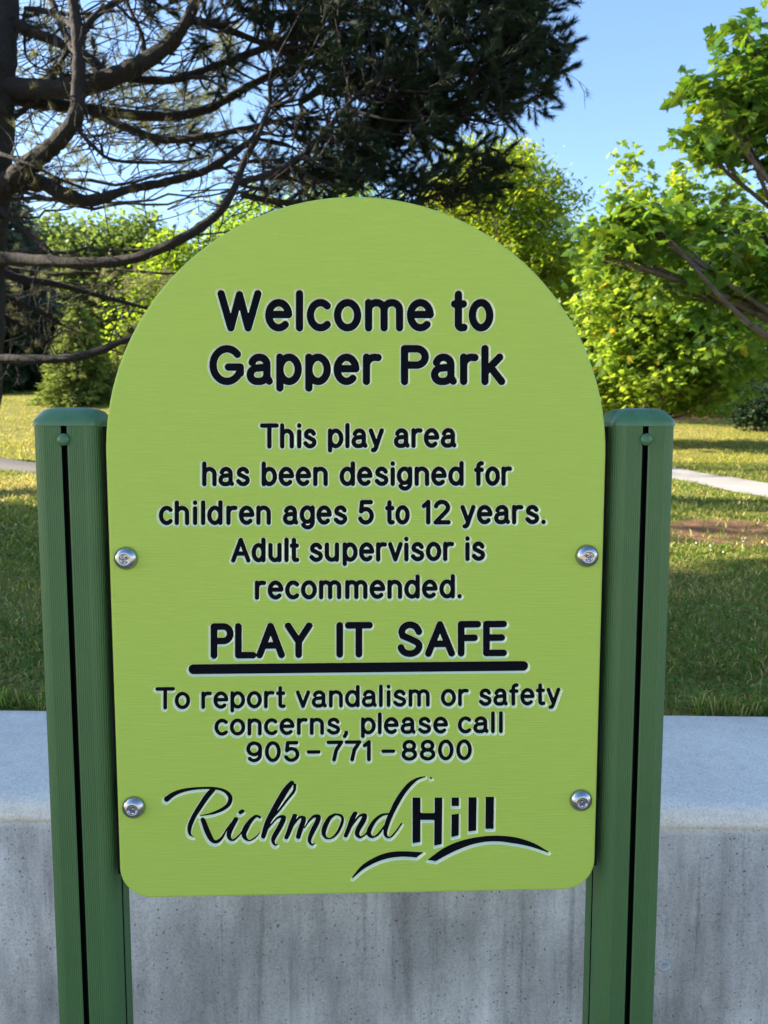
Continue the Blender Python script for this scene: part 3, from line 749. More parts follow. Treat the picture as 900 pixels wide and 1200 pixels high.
# ------------------------------------------------------------------ low wall
def wall_y(x, back=False): return (0.722 if back else 0.281) - 0.058 * x
ZT = 0.85
wall = empty('retaining_wall', (0, wall_y(0), 0), 'low grey cast concrete retaining wall with wide smooth top running behind the sign posts', 'wall')
wb = MB()
xs = np.concatenate([np.linspace(-9, -1.6, 20), np.linspace(-1.5, 1.6, 160), np.linspace(1.7, 9, 20)])
prof = [('f', -.0, -0.3), ('f', -.0, 0.5), ('f', 0.0, ZT - 0.0405), ('f', 0.0018, ZT - 0.0395), ('f', 0.0018, ZT - .0375), ('f', -0.0010, ZT - 0.0365), ('f', 0.0015, ZT - .026), ('f', 0.005, ZT - .014), ('f', 0.013, ZT - .0055), ('f', 0.026, ZT - .0012), ('f', 0.045, ZT), ('m', 0, ZT), ('b', -0.02, ZT), ('b', -0.006, ZT - .004), ('b', 0, ZT - .015), ('b', 0, 0.2)]
V = np.zeros((len(xs), len(prof), 3))
for j, (s, d, z) in enumerate(prof):
    yf = wall_y(xs); yb = wall_y(xs, True)
    V[:, j, 0] = xs; V[:, j, 1] = yf + d if s == 'f' else (yb + d if s == 'b' else (yf + yb) / 2)
    V[:, j, 2] = z + (0.0012 * np.sin(xs * 3.1) if z > 0.7 else 0)
m = len(prof); i = np.arange(len(xs) - 1)[:, None] * m; j = np.arange(m - 1)[None, :]
wb.add(V.reshape(-1, 3), np.stack([i + j, i + m + j, i + m + j + 1, i + j + 1], -1).reshape(-1, 4))
wbody = wb.build('wall_body', M_CONC, wall, smooth=True)
# filled tie holes of the formwork
def wall_pt(px, py):
    d = RC @ np.array([(px - 450) / 900, -(py - 600) / 900, -1.0])
    t = (0.281 - 0.058 * CAM[0] - CAM[1]) / (d[1] + 0.058 * d[0]); return CAM + d * t
def plug(c, R):
    a = np.linspace(0, 2 * pi, 22, endpoint=False); pb = MB(); V = []
    for k, (r, o) in enumerate(((1.12, 0.002), (1.0, -.0022), (.72, -.0036), (.35, -.0022))):
        rr = R * r * (1 + RNG.uniform(-.08, .08, 22)); o2 = o + RNG.uniform(-.0008, .0008, 22) * (k > 0)
        V += [(c[0] + q * cos(t), c[1] - .058 * q * cos(t) + oo, c[2] + q * sin(t)) for q, t, oo in zip(rr, a, o2)]
    V.append((c[0], c[1] - .0035, c[2]))
    Q = [(k * 22 + i, k * 22 + (i + 1) % 22, (k + 1) * 22 + (i + 1) % 22, (k + 1) * 22 + i) for k in range(3) for i in range(22)]
    pb.add(np.array(V), Q, [(66 + i, 66 + (i + 1) % 22, 88) for i in range(22)])
    return pb.build('tie_hole_plug', M_PLUG, wall)
p0 = wall_pt(778, 1131)
for dx in (0, -1.2, 1.2): plug((p0[0] + dx, wall_y(p0[0] + dx), p0[2]), 0.0105)
# thin raised joint left by the form boards
s0 = wall_pt(817, 1085); sb = MB()
for dx in (0, -1.22, 1.22):
    zz = np.linspace(0.0, ZT - 0.05, 40); xx = s0[0] + dx + 0.0008 * np.sin(zz * 40) + RNG.uniform(-.0003, .0003, 40)
    sb.tube(np.stack([xx, wall_y(xx) + 0.0006, zz], 1), 0.0012 + 0.0004 * RNG.random(40), 5)
sb.build('form_joint', M_CONC, wall)

# ------------------------------------------------------------------ ground
def soil_mask(x, y):
    """bare reddish earth and mulch"""
    d1 = np.hypot((x - SOIL[0]) / 1.1, (y - SOIL[1]) / 0.55)
    m = 1 - sstep(0.6, 1.1, d1 + 0.25 * np.sin(x * 5) * np.cos(y * 7))
    for (bx, by, rx, ry) in BEDS:
        d = np.hypot((x - bx) / rx, (y - by) / ry); m = np.maximum(m, 1 - sstep(0.75, 1.1, d + 0.12 * np.sin(3 * x + y)))
    return m
SOIL = ground_at(868, 627)[:2]
BEDS = [(3.6 + 7, 21.0, 8.5, 2.6), (-11, 24.0, 5, 1.6)]
def grid(x0, x1, nx, y0, y1, ny, zf):
    gx = np.linspace(x0, x1, nx); gy = np.linspace(y0, y1, ny); Xg, Yg = np.meshgrid(gx, gy)
    V = np.stack([Xg, Yg, zf(Xg, Yg)], -1).reshape(-1, 3)
    i = np.arange(ny - 1)[:, None] * nx; j = np.arange(nx - 1)[None, :]
    return V, np.stack([i + j, i + j + 1, i + nx + j + 1, i + nx + j], -1).reshape(-1, 4)
# one sheet: fine near the wall, coarse to the horizon, low in front of the wall
yy = np.concatenate([[0.0], np.linspace(0.02, 14, 150), np.linspace(14.3, 40, 60), np.linspace(44, 400, 20)])
xx = np.concatenate([np.linspace(-300, -32, 14), np.linspace(-30, 30, 240), np.linspace(32, 300, 14)])
Xg, Yg = np.meshgrid(xx, yy)
Ys = Yg + np.clip(wall_y(np.clip(Xg, -8.9, 8.9), True), 0, 3) - 0.004
Zg = terrain(Xg, Ys)
V = np.stack([Xg, Ys, Zg], -1).reshape(-1, 3)
ny, nx = Xg.shape; i = np.arange(ny - 1)[:, None] * nx; j = np.arange(nx - 1)[None, :]
sm = soil_mask(V[:, 0], V[:, 1])
mesh_np('lawn', V, [np.stack([i + j, i + j + 1, i + nx + j + 1, i + nx + j], -1).reshape(-1, 4)], M_GROUND, smooth=True, col=np.stack([sm, sm, sm], 1))['kind'] = 'structure'
V, Q = grid(-60, 60, 30, -60, 0.9, 30, lambda a, b_: 0.0 + 0 * a)
mesh_np('playground_surface', V, [Q], M_PLAY)['kind'] = 'structure'

# footpath
def tpt(px, py): q = ground_at(px, py); return q[:2]
def edge(a, b_, t0, t1, n=40):
    a = tpt(*a); b_ = tpt(*b_); return np.array([a + (b_ - a) * t for t in np.linspace(t0, t1, n)])
def bend(e): e = e.copy(); k = np.arange(len(e)) / len(e); e[:, 1] += 0.35 * np.sin(k * 5) * (1 - k); return e
ne = bend(edge((790, 563), (900, 585), -4.5, 3)); fe = bend(edge((790, 549), (900, 568), -4.0, 3))
V = []; nr = 7
for a, c in zip(ne, fe):
    for t in np.linspace(0, 1, nr): q = a * (1 - t) + c * t; V.append((q[0], q[1], float(terrain(q[0], q[1])) + 0.012))
V = np.array(V); mrow = len(ne); i = np.arange(mrow - 1)[:, None] * nr; j = np.arange(nr - 1)[None, :]
mesh_np('footpath', V, [np.stack([i + j, i + nr + j, i + nr + j + 1, i + j + 1], -1).reshape(-1, 4)], M_PATH, smooth=True)['kind'] = 'structure'
M_SIDE = mat('shaded_path', lambda nt, b, L: (L(ramp_noise(nt, 50, (0.030, 0.030, 0.032), (0.075, 0.073, 0.075)), b.inputs['Base Color']), setattr(b.inputs['Roughness'], 'default_value', 0.9)))  # shade lying on this path piece is put into its dark colour
a_ = edge((0, 551), (42, 556), -9, 1.6); c_ = edge((0, 540), (42, 548), -9, 1.6)
V = []
for a, c in zip(a_, c_):
    for t, dz in ((0, -.03), (0.02, .05), (.3, .075), (.7, .075), (.97, .05), (1, -.03)):
        q = a * (1 - t) + c * t; V.append((q[0], q[1], float(terrain(q[0], q[1])) + dz))
i = np.arange(len(a_) - 1)[:, None] * 6; j = np.arange(5)[None, :]
mesh_np('side_path', V, [np.stack([i + j, i + 6 + j, i + 6 + j + 1, i + j + 1], -1).reshape(-1, 4)], M_SIDE, smooth=True)['kind'] = 'structure'
side_poly = np.vstack([a_, c_[::-1]])
def on_path(x, y):
    out = np.zeros(len(x), bool)
    for poly_ in (np.vstack([ne, fe[::-1]]), side_poly):
     for k in range(len(poly_)):
        a = poly_[k]; b_ = poly_[(k + 1) % len(poly_)]
        c = ((a[1] > y) != (b_[1] > y)) & (x < (b_[0] - a[0]) * (y - a[1]) / (b_[1] - a[1] + 1e-12) + a[0]); out ^= c
    return out

# ------------------------------------------------------------------ grass blades and clover
def vnoise(x, y, s, seed=0):
    r = np.random.default_rng(seed); g = r.random((64, 64)); u = x * s; v = y * s
    i = np.floor(u).astype(int); j = np.floor(v).astype(int); fu = u - i; fv = v - j
    fu = fu * fu * (3 - 2 * fu); fv = fv * fv * (3 - 2 * fv); G_ = lambda a, b_: g[a % 64, b_ % 64]
    return G_(i, j) * (1 - fu) * (1 - fv) + G_(i + 1, j) * fu * (1 - fv) + G_(i, j + 1) * (1 - fu) * fv + G_(i + 1, j + 1) * fu * fv
def grass(n, y0, y1, hgt, wid, spread, name):
    t = RNG.random(n); y = y0 + (y1 - y0) * t
    x = RNG.uniform(-1, 1, n) * (spread[0] + (spread[1] - spread[0]) * t)
    y = y + wall_y(x, True) if y0 < 1 else y
    ok = ~on_path(x, y) & (RNG.random(n) > soil_mask(x, y) * 0.9)
    dens = vnoise(x, y, 1.3, 3) * .5 + vnoise(x, y, 5, 4) * .5
    ok &= RNG.random(n) < 0.35 + 1.1 * dens
    x, y = x[ok], y[ok]; dens = dens[ok]; n = len(x)
    z = terrain(x, y) - 0.004
    h = hgt * RNG.uniform(.45, 1.25, n) * (0.6 + 0.8 * dens); a = RNG.uniform(0, 2 * pi, n); lean = RNG.uniform(.2, 1.3, n)
    ww = wid * RNG.uniform(.6, 1.4, n); b_ = RNG.uniform(0, 2 * pi, n)
    base = np.stack([x, y, z], 1); side = np.stack([np.cos(b_), np.sin(b_), 0 * b_], 1) * ww[:, None]
    up = np.stack([np.cos(a) * lean * .55, np.sin(a) * lean * .55, np.ones(n)], 1) * h[:, None]
    tip = base + up * np.array([1, 1, .85]) + np.stack([np.cos(a), np.sin(a), -0.3 * np.ones(n)], 1) * (h * lean * .5)[:, None]
    mid = base + up * .55
    V = np.stack([base - side, base + side, mid + side * .8, mid - side * .8, tip], 1).reshape(-1, 3)
    k = np.arange(n)[:, None] * 5
    dry = (RNG.random(n) < 0.24 + 0.5 * sstep(.45, .75, vnoise(x, y, .9, 9)))
    tint = np.where(dry[:, None], np.array([2.8, 1.85, 3.4]), np.array([1.0, 1.05, .85]) if y0 < 5 else np.array([1.75, 1.45, 1.0])) * RNG.uniform(.6, 1.35, n)[:, None]
    col = np.repeat(tint, 5, 0)
    o = mesh_np(name, V, [np.hstack([k, k + 1, k + 2, k + 3]), np.hstack([k + 3, k + 2, k + 4])], M_GRASS, col=col)
    tag(o, None, None, None, 'stuff'); return o
g1 = grass(150000, 0.0, 2.6, .034, .0022, (2.2, 3.8), 'grass'); g1['label'] = 'short mown grass mixed with dry blades growing up to the wall'; g1['category'] = 'grass'
g2 = grass(170000, 2.6, 9.0, .045, .0045, (4.2, 7.5), 'grass'); g2['label'] = 'patchy shaded lawn grass between the wall and the footpath'; g2['category'] = 'grass'
g3 = grass(230000, 9.0, 26.0, .045, .006, (8, 20), 'grass'); g3['label'] = 'sunlit lawn grass sloping up beyond the footpath'; g3['category'] = 'grass'
# longer blades and weeds along the back of the wall
n = 5200; x = RNG.uniform(-3.6, 3.6, n); x = x[vnoise(x, x * 0 + 3, 4.5, 31) > .42]; n = len(x)
y = wall_y(x, True) + np.abs(RNG.normal(0, .035, n)) + .004; z = terrain(x, y) - .004; h = RNG.uniform(.025, .075, n); a = RNG.uniform(0, 2 * pi, n); b_ = RNG.uniform(0, 2 * pi, n)
base = np.stack([x, y, z], 1); side = np.stack([np.cos(b_), np.sin(b_), 0 * b_], 1) * .0019
out_ = np.stack([np.cos(a), np.sin(a) * .6 - .15, 0 * a], 1); mid = base + np.array([0, 0, 1.]) * (h * .7)[:, None] + out_ * (h * .25)[:, None]; tip = base + np.array([0, 0, 1.]) * (h * .85)[:, None] + out_ * (h * .9)[:, None]
V = np.stack([base - side, base + side, mid + side * .8, mid - side * .8, tip], 1).reshape(-1, 3); k = np.arange(n)[:, None] * 5
tc = np.where((RNG.random(n) < .3)[:, None], np.array([2.4, 1.7, 2.6]), np.array([.9, 1.05, .8])) * RNG.uniform(.6, 1.3, n)[:, None]
tag(mesh_np('edge_grass', V, [np.hstack([k, k + 1, k + 2, k + 3]), np.hstack([k + 3, k + 2, k + 4])], M_GRASS, col=np.repeat(tc, 5, 0)), 'longer unmown blades growing against the back edge of the wall', 'grass', None, 'stuff')
# clover: broad little leaves low in the sward and white heads above it
n = 26000; x = RNG.uniform(-3.2, 3.2, n); y = wall_y(x, True) + RNG.random(n) ** 1.2 * 3.0
ok = vnoise(x, y, 2.2, 21) > .42; x, y = x[ok], y[ok]; n = len(x)
z = terrain(x, y) + RNG.uniform(.008, .026, n); r = RNG.uniform(.004, .0075, n)
a0 = RNG.uniform(0, 2 * pi, n); tl = RNG.uniform(-.5, .5, (n, 2)); V = []; c6 = np.linspace(0, 2 * pi, 6, endpoint=False)
P6 = np.stack([np.stack([x + r * np.cos(a0 + c), y + r * np.sin(a0 + c), z + r * (np.cos(a0 + c) * tl[:, 0] + np.sin(a0 + c) * tl[:, 1])], 1) for c in c6], 1)
k = np.arange(n)[:, None] * 6
col = np.repeat(np.array([.55, .95, .6]) * RNG.uniform(.6, 1.2, n)[:, None], 6, 0)
o = mesh_np('clover_leaves', P6.reshape(-1, 3), [np.hstack([k + q for q in range(6)])], M_GRASS, col=col)
tag(o, 'dark green clover leaves low in the grass behind the wall', 'clover', None, 'stuff')
cb = MB(); n = 620
for q in range(n):
    x = RNG.uniform(.3, 4.8) if q % 5 else RNG.uniform(-4.5, -0.9); y = RNG.uniform(1.2, 4.3)
    if vnoise(np.array([x]), np.array([y]), 1.6, 5)[0] < .40 or on_path(np.array([x]), np.array([y]))[0]: continue
    z = float(terrain(x, y)) + RNG.uniform(.018, .038); r = RNG.uniform(.0030, .0058)
    V = [(x, y, z + r)] + [(x + r * cos(a), y + r * sin(a), z + .25 * r) for a in c6] + [(x + .6 * r * cos(a), y + .6 * r * sin(a), z - .5 * r) for a in c6]
    cb.add(np.array(V), [(1 + i, 7 + i, 7 + (i + 1) % 6, 1 + (i + 1) % 6) for i in range(6)], [(0, 1 + i, 1 + (i + 1) % 6) for i in range(6)])
tag(cb.build('clover_flowers', M_CLOVER), 'tiny white clover heads dotted over the shaded lawn', 'clover flowers', None, 'stuff')

# ------------------------------------------------------------------ leaves and trees
def frames(nrm, spin):
    nrm = nrm / (np.linalg.norm(nrm, axis=1)[:, None] + 1e-9)
    ref = np.where(np.abs(nrm[:, 2:3]) < .9, np.array([[0, 0, 1.]]), np.array([[1., 0, 0]]))
    U = np.cross(ref, nrm); U /= np.linalg.norm(U, axis=1)[:, None] + 1e-9; W = np.cross(nrm, U)
    c = np.cos(spin)[:, None]; s = np.sin(spin)[:, None]
    return U * c + W * s, W * c - U * s, nrm
MAPLE = np.array([(0, 0), (.22, -.06), (.50, .02), (.34, .22), (.62, .48), (.34, .50), (.28, .66), (0, 1.0), (-.28, .66), (-.34, .50), (-.62, .48), (-.34, .22), (-.50, .02), (-.22, -.06)])
DIAM = np.array([(0, 0), (.34, .42), (0, 1.0), (-.34, .42)])
LONG = np.array([(0, 0), (.20, .35), (0, 1.0), (-.20, .35)])
def leaves(pos, size, shape, up_bias=.55, droop=.25, out=None):
    n = len(pos); nrm = RNG.normal(0, 1, (n, 3)); nrm[:, 2] = np.abs(nrm[:, 2]) + up_bias * 1.6
    U, W, Nn = frames(nrm, RNG.uniform(0, 2 * pi, n)); W = W + np.array([0, 0, -droop]); m = len(shape)
    bend = (shape[:, 0] ** 2) * .35
    V = pos[:, None, :] + size[:, None, None] * (shape[None, :, 0:1] * U[:, None] + shape[None, :, 1:2] * W[:, None] - bend[None, :, None] * Nn[:, None])
    k = np.arange(n)[:, None] * m
    if m > 4:
        V = np.concatenate([V, (pos + size[:, None] * .35 * W)[:, None]], 1); k = np.arange(n)[:, None] * (m + 1)
        F = np.concatenate([np.hstack([k + q, k + (q + 1) % m, k + m]) for q in range(m)])
        return V.reshape(-1, 3), F, m + 1
    return V.reshape(-1, 3), np.hstack([k + q for q in range(m)]), m

def leafy_tree(name, label, cat, base, trunk_r, blobs, n_clump, per, csize, lsize, shape, material, bark, group=None, tint=((.7, 1.0, .7), (1.3, 1.15, 1.0)), warm=0.0, trunk_top=None, nodes=None, up=.55):
    """blobs: (centre, radii) ellipsoids of the crown in metres"""
    base = np.asarray(base, float); root = empty(name, base, label, cat, group)
    vol = np.array([np.prod(b_[1]) ** (2 / 3) for b_ in blobs]); vol = vol / vol.sum()
    cs = []
    for (c, r), f in zip(blobs, vol):
        k = max(3, int(n_clump * f)); d = RNG.normal(0, 1, (k, 3)); d /= np.linalg.norm(d, axis=1)[:, None]
        rr = RNG.uniform(.12, 1.0, k) ** .42
        cs.append(np.asarray(c) + d * rr[:, None] * np.asarray(r) * RNG.uniform(.78, 1.22, k)[:, None])
    cs = np.vstack(cs); nC = len(cs)
    cr = csize * RNG.uniform(.55, 1.35, nC)
    cnt = (per * RNG.uniform(.5, 1.4, nC)).astype(int); idx = np.repeat(np.arange(nC), cnt)
    off = np.clip(RNG.normal(0, .55, (len(idx), 3)), -.95, .95) * cr[idx][:, None] * np.array([1, 1, .62])
    pos = cs[idx] + off
    size = lsize * RNG.uniform(.6, 1.3, len(idx))
    V, F, m = leaves(pos, size, shape, up)
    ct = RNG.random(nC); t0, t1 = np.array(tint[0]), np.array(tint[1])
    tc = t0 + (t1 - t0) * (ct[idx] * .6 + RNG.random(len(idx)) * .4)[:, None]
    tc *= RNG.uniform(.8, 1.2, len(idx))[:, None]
    if warm: 
        wsel = RNG.random(len(idx)) < warm; tc[wsel] *= np.array([2.0, .95, .8])
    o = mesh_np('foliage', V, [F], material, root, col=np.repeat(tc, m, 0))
    # trunk and limbs
    top = np.asarray(trunk_top if trunk_top is not None else (blobs[0][0][0], blobs[0][0][1], blobs[0][0][2] + .5 * blobs[0][1][2]), float)
    k = 9; t = np.linspace(0, 1, k)[:, None]; tp = base * (1 - t) + top * t
    tp[1:-1] += RNG.normal(0, .035, (k - 2, 3)) * np.linalg.norm(top - base) * .35 * np.array([1, 1, .2])
    tr = trunk_r * (1 - .82 * t[:, 0]); tr[0] *= 1.35
    tb = MB(); tb.tube(spline(tp, 4), np.interp(np.linspace(0, 1, (k - 1) * 4 + 1), t[:, 0], tr), 10, .05); tb.build('trunk', bark, root, smooth=True)
    lb = MB()
    pick = RNG.permutation(nC)[:min(nC, nodes or 46)]
    for q in pick:
        c = cs[q]; s = np.clip((c[2] - base[2]) / (top[2] - base[2]) - RNG.uniform(.18, .35), .18, .92)
        i = s * (k - 1); a = tp[int(i)] * (1 - i % 1) + tp[min(k - 1, int(i) + 1)] * (i % 1)
        r0 = np.interp(s, t[:, 0], tr) * .42; md = a * .45 + c * .55 + np.array([0, 0, -.04 * np.linalg.norm(c - a)]) + RNG.normal(0, .05, 3) * np.linalg.norm(c - a)
        pts = spline([a, md, c], 5); lb.tube(pts, np.linspace(r0, .008 + .003 * trunk_r * 10, len(pts)), 6, .06, False)
        for _ in range(3):
            e = c + RNG.normal(0, .5, 3) * cr[q]; lb.tube([md * .4 + c * .6, (c + e) / 2 + RNG.normal(0, .06, 3) * cr[q], e], [r0 * .22 + .004, .006, .003], 4, 0, False)
    lb.build('limbs', bark, root, smooth=True)
    return root, tp

def spray_tree(name, label, cat, base, height, radius, material, n_br, blade, dens, droop=.35, group=None, tint=((.7, .8, .7), (1.25, 1.2, 1.1)), low=.04, bark=None):
    """spruce or fir: a straight trunk, tiers of boughs, each bough a spray of short stiff shoots"""
    base = np.asarray(base, float); root = empty(name, base, label, cat, group)
    tb = MB(); tb.tube([base, base + [0, 0, height * .5], base + [0, 0, height]], [radius * .06, radius * .04, .01], 8, .03); tb.build('trunk', bark or M_PINEBARK, root, smooth=True)
    Ps = []; Ds = []; Ls = []; Cs = []; bb = MB()
    for q in range(n_br):
        s = low + (1 - low) * (q + RNG.random()) / n_br; zz = base[2] + height * s
        L_ = radius * (1 - s) ** .85 * RNG.uniform(.78, 1.12) + .12; a = q * 2.399 + RNG.uniform(-.3, .3)
        d = np.array([cos(a), sin(a), 0]); k = max(4, int(L_ * dens)); sh = RNG.uniform(.7, 1.2)
        u = np.linspace(.10, 1, k); zc = zz + L_ * (.12 * u - droop * u ** 2 + .10 * u ** 4)
        bb.tube([[base[0] + d[0] * L_ * v, base[1] + d[1] * L_ * v, zz + L_ * (.12 * v - droop * v ** 2 + .10 * v ** 4)] for v in (0, .4, .8, 1)], [.02, .015, .01, .004], 4, 0, False)
        side = np.array([-d[1], d[0], 0])
        for v, z_ in zip(u, zc):
            w_ = L_ * .34 * (1 - v) ** .7 + .04; nn = max(3, int(7 * w_ / blade * .5) + 3)
            lat = RNG.uniform(-1, 1, nn) * w_
            p = np.stack([base[0] + d[0] * L_ * v + side[0] * lat, base[1] + d[1] * L_ * v + side[1] * lat, z_ - np.abs(lat) * .25 + RNG.normal(0, .03, nn)], 1)
            p += RNG.normal(0, .02, (nn, 3))
            dd = d * 1.0 + side * np.sign(lat)[:, None] * RNG.uniform(.2, 1.1, nn)[:, None]
            dd = np.concatenate([dd[:, :2], RNG.uniform(-.75, .35, nn)[:, None]], 1)
            Ps.append(p); Ds.append(dd); Ls.append(blade * RNG.uniform(.6, 1.4, nn)); Cs.append(np.full(nn, sh))
    bb.build('limbs', bark or M_PINEBARK, root)
    p = np.vstack(Ps); d = np.vstack(Ds); d /= np.linalg.norm(d, axis=1)[:, None]; L_ = np.concatenate(Ls); n = len(p); sh = np.concatenate(Cs)
    U = np.cross(d, RNG.normal(0, 1, (n, 3))); U /= np.linalg.norm(U, axis=1)[:, None]; W = np.cross(d, U)
    V = []; 
    for ax in (U, W):
        V += [p + ax * (L_ * .16)[:, None], p - ax * (L_ * .16)[:, None], p + d * L_[:, None]]
    V = np.stack(V, 1).reshape(-1, 3); k = np.arange(n)[:, None] * 6
    t0, t1 = np.array(tint[0]), np.array(tint[1]); tc = (t0 + (t1 - t0) * RNG.random(n)[:, None]) * sh[:, None]
    tc = np.repeat(tc, 6, 0).reshape(n, 6, 3); tc[:, [2, 5]] *= 1.35; 
    mesh_np('foliage', V, [np.vstack([np.hstack([k, k + 1, k + 2]), np.hstack([k + 3, k + 4, k + 5])])], material, root, col=tc.reshape(-1, 3))
    return root

def B(px, py, Y, rx, ry, rd):
    """crown lobe: picture place and half sizes in 900 px units, at distance Y, depth half size rd in metres"""
    c = P(px, py, Y); s = (Y + .94) / 900; return (c, (rx * s, rd, ry * s))
def gp(px, Y): 
    q = P(px, 500, Y); return np.array([q[0], Y, float(terrain(q[0], Y)) - .05])

# near maple at the right edge, its trunk outside the frame
bl = [B(850, 88, 6.2, 36, 44, .45), B(832, 140, 6.2, 40, 36, .5), B(868, 150, 6.3, 46, 36, .5), B(892, 122, 6.4, 40, 56, .6), B(908, 182, 6.5, 26, 22, .4),
      B(760, 268, 6.6, 72, 30, .55), B(715, 285, 6.6, 30, 30, .4), B(850, 305, 7.0, 70, 34, .8), B(900, 350, 7.0, 50, 50, .8), B(820, 345, 6.9, 50, 26, .5), B(1015, 200, 7.3, 85, 190, 1.5), B(960, 60, 7.5, 60, 80, 1.2), B(1100, 120, 7.6, 110, 220, 1.8)]
leafy_tree('maple_tree', 'near maple with large lobed leaves reaching in from the right edge above the path', 'tree', gp(1075, 7.6), .14, bl, 420, 34, .23, .112, MAPLE, M_MAPLE, M_BARK, warm=.012, trunk_top=P(1050, -60, 7.6), nodes=60)
# the bare sloping limb seen under it
# lit small maple behind
bl = [B(755, 385, 12, 78, 78, 1.6), B(720, 350, 12, 38, 48, 1.0), B(830, 400, 12.5, 70, 60, 1.5), B(742, 228, 12.5, 12, 50, .3), B(745, 285, 12.5, 50, 30, .9), B(796, 222, 13, 12, 40, .3), B(850, 235, 13, 12, 30, .3), B(815, 275, 13, 40, 24, .7), B(770, 310, 12.5, 60, 60, 1.2), B(738, 440, 12, 62, 34, 1.3), B(800, 455, 12.3, 75, 24, 1.3), B(860, 275, 13, 50, 24, .8)]
leafy_tree('maple_tree', 'bright yellow-green maple standing right behind the right-hand post of the sign', 'tree', gp(748, 12.6), .09, bl, 720, 34, .34, .108, MAPLE, M_LIME, M_BARK, warm=.015, nodes=70, tint=((.80, .92, .8), (1.25, 1.15, 1.0)))
# rounded tree beside the arch
bl = [B(590, 255, 19, 62, 72, 1.9), B(560, 215, 19, 44, 42, 1.3), B(632, 270, 19.5, 44, 58, 1.6), B(575, 320, 19, 80, 50, 2.0), B(525, 235, 19, 34, 34, 1.0), B(655, 320, 19.5, 38, 40, 1.2), B(600, 190, 19, 28, 26, .8)]
leafy_tree('ash_tree', 'rounded green and yellow tree rising over the upper right of the arch', 'tree', gp(590, 19.5), .20, bl, 900, 44, .40, .15, LONG, M_ASH, M_BARK, tint=((.75, .95, .7), (1.7, 1.35, .9)))
# trees closing the view at right
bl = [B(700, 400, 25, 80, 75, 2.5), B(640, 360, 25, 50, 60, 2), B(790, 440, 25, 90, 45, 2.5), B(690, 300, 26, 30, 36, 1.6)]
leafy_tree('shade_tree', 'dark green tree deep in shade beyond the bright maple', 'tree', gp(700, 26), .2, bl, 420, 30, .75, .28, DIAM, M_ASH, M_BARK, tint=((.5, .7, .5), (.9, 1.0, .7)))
bl = [B(870, 400, 21, 70, 65, 2.2), B(920, 330, 21, 60, 70, 2.0), B(850, 330, 22, 40, 40, 1.5)]
leafy_tree('shade_tree', 'olive green tree above the dark shrub at the right edge', 'tree', gp(900, 21.5), .2, bl, 360, 30, .65, .24, DIAM, M_OLIVE, M_BARK, tint=((.55, .7, .5), (1.0, 1.0, .8)))
# shrubs beneath
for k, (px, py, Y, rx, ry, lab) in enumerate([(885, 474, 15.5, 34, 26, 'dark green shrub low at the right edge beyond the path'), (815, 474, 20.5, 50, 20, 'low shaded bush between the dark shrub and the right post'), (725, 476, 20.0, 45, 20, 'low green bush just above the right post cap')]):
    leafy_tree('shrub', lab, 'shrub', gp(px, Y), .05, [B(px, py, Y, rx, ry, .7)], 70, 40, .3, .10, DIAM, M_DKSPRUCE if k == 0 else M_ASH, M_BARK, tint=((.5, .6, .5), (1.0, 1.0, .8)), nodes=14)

# left background
bl = [B(120, 320, 27, 70, 50, 2.5), B(75, 300, 27, 40, 36, 2), B(165, 300, 27, 40, 40, 2), B(120, 400, 27, 80, 55, 2.5)]
leafy_tree('linden_tree', 'tall olive yellow tree standing behind the spruces at left', 'tree', gp(120, 27.5), .25, bl, 600, 60, .8, .19, DIAM, M_OLIVE, M_BARK, tint=((.8, .85, .7), (1.25, 1.2, 1.0)))
bl = [B(190, 380, 21, 44, 60, 1.8), B(225, 320, 21, 50, 46, 1.8), B(175, 425, 21, 38, 32, 1.4), B(255, 400, 21, 50, 60, 1.8)]
leafy_tree('linden_tree', 'bright green tree against the upper left curve of the sign', 'tree', gp(215, 21.5), .18, bl, 500, 50, .55, .15, DIAM, M_LIME, M_BARK, tint=((.65, .8, .6), (1.2, 1.1, .8)))
bl = [B(330, 320, 26, 80, 85, 2.6), B(400, 280, 26, 70, 60, 2.6), B(290, 270, 26, 40, 40, 1.6), B(450, 330, 26, 90, 80, 2.6)]
leafy_tree('linden_tree', 'yellow-green tree peeking over the top of the arch', 'tree', gp(370, 26.5), .22, bl, 500, 50, .7, .18, DIAM, M_LIME, M_BARK)
spray_tree('blue_spruce', 'blue-grey spruce at the far left behind the pine branches', 'tree', gp(22, 23), 6.4, 2.3, M_BLUESPR, 190, .16, 15, .42)
spray_tree('spruce_tree', 'pale sunlit drooping spruce left of the sign', 'tree', gp(96, 18.0), 2.35, 1.15, M_SPRUCE, 130, .13, 20, .55, tint=((.8, .85, .7), (1.4, 1.25, 1.0)))
spray_tree('spruce_tree', 'small yellow-green spruce between the pale spruce and the sign edge', 'tree', gp(158, 19.0), 1.9, .9, M_SPRUCE, 90, .13, 18, .5, tint=((.8, .85, .7), (1.5, 1.25, .8)))
for px, Y, h, r, lab in ((12, 21.0, 2.9, 1.7, 'dark evergreen at the left edge under the blue spruce'), (-70, 21.5, 4.0, 2.2, 'dark evergreen outside the left edge next to the blue spruce'), (55, 22.0, 2.4, 1.4, 'dark evergreen in shade directly left of the pale spruce')):
    spray_tree('evergreen_tree', lab, 'tree', gp(px, Y), h, r, M_DKSPRUCE, 110, .15, 17, .5)

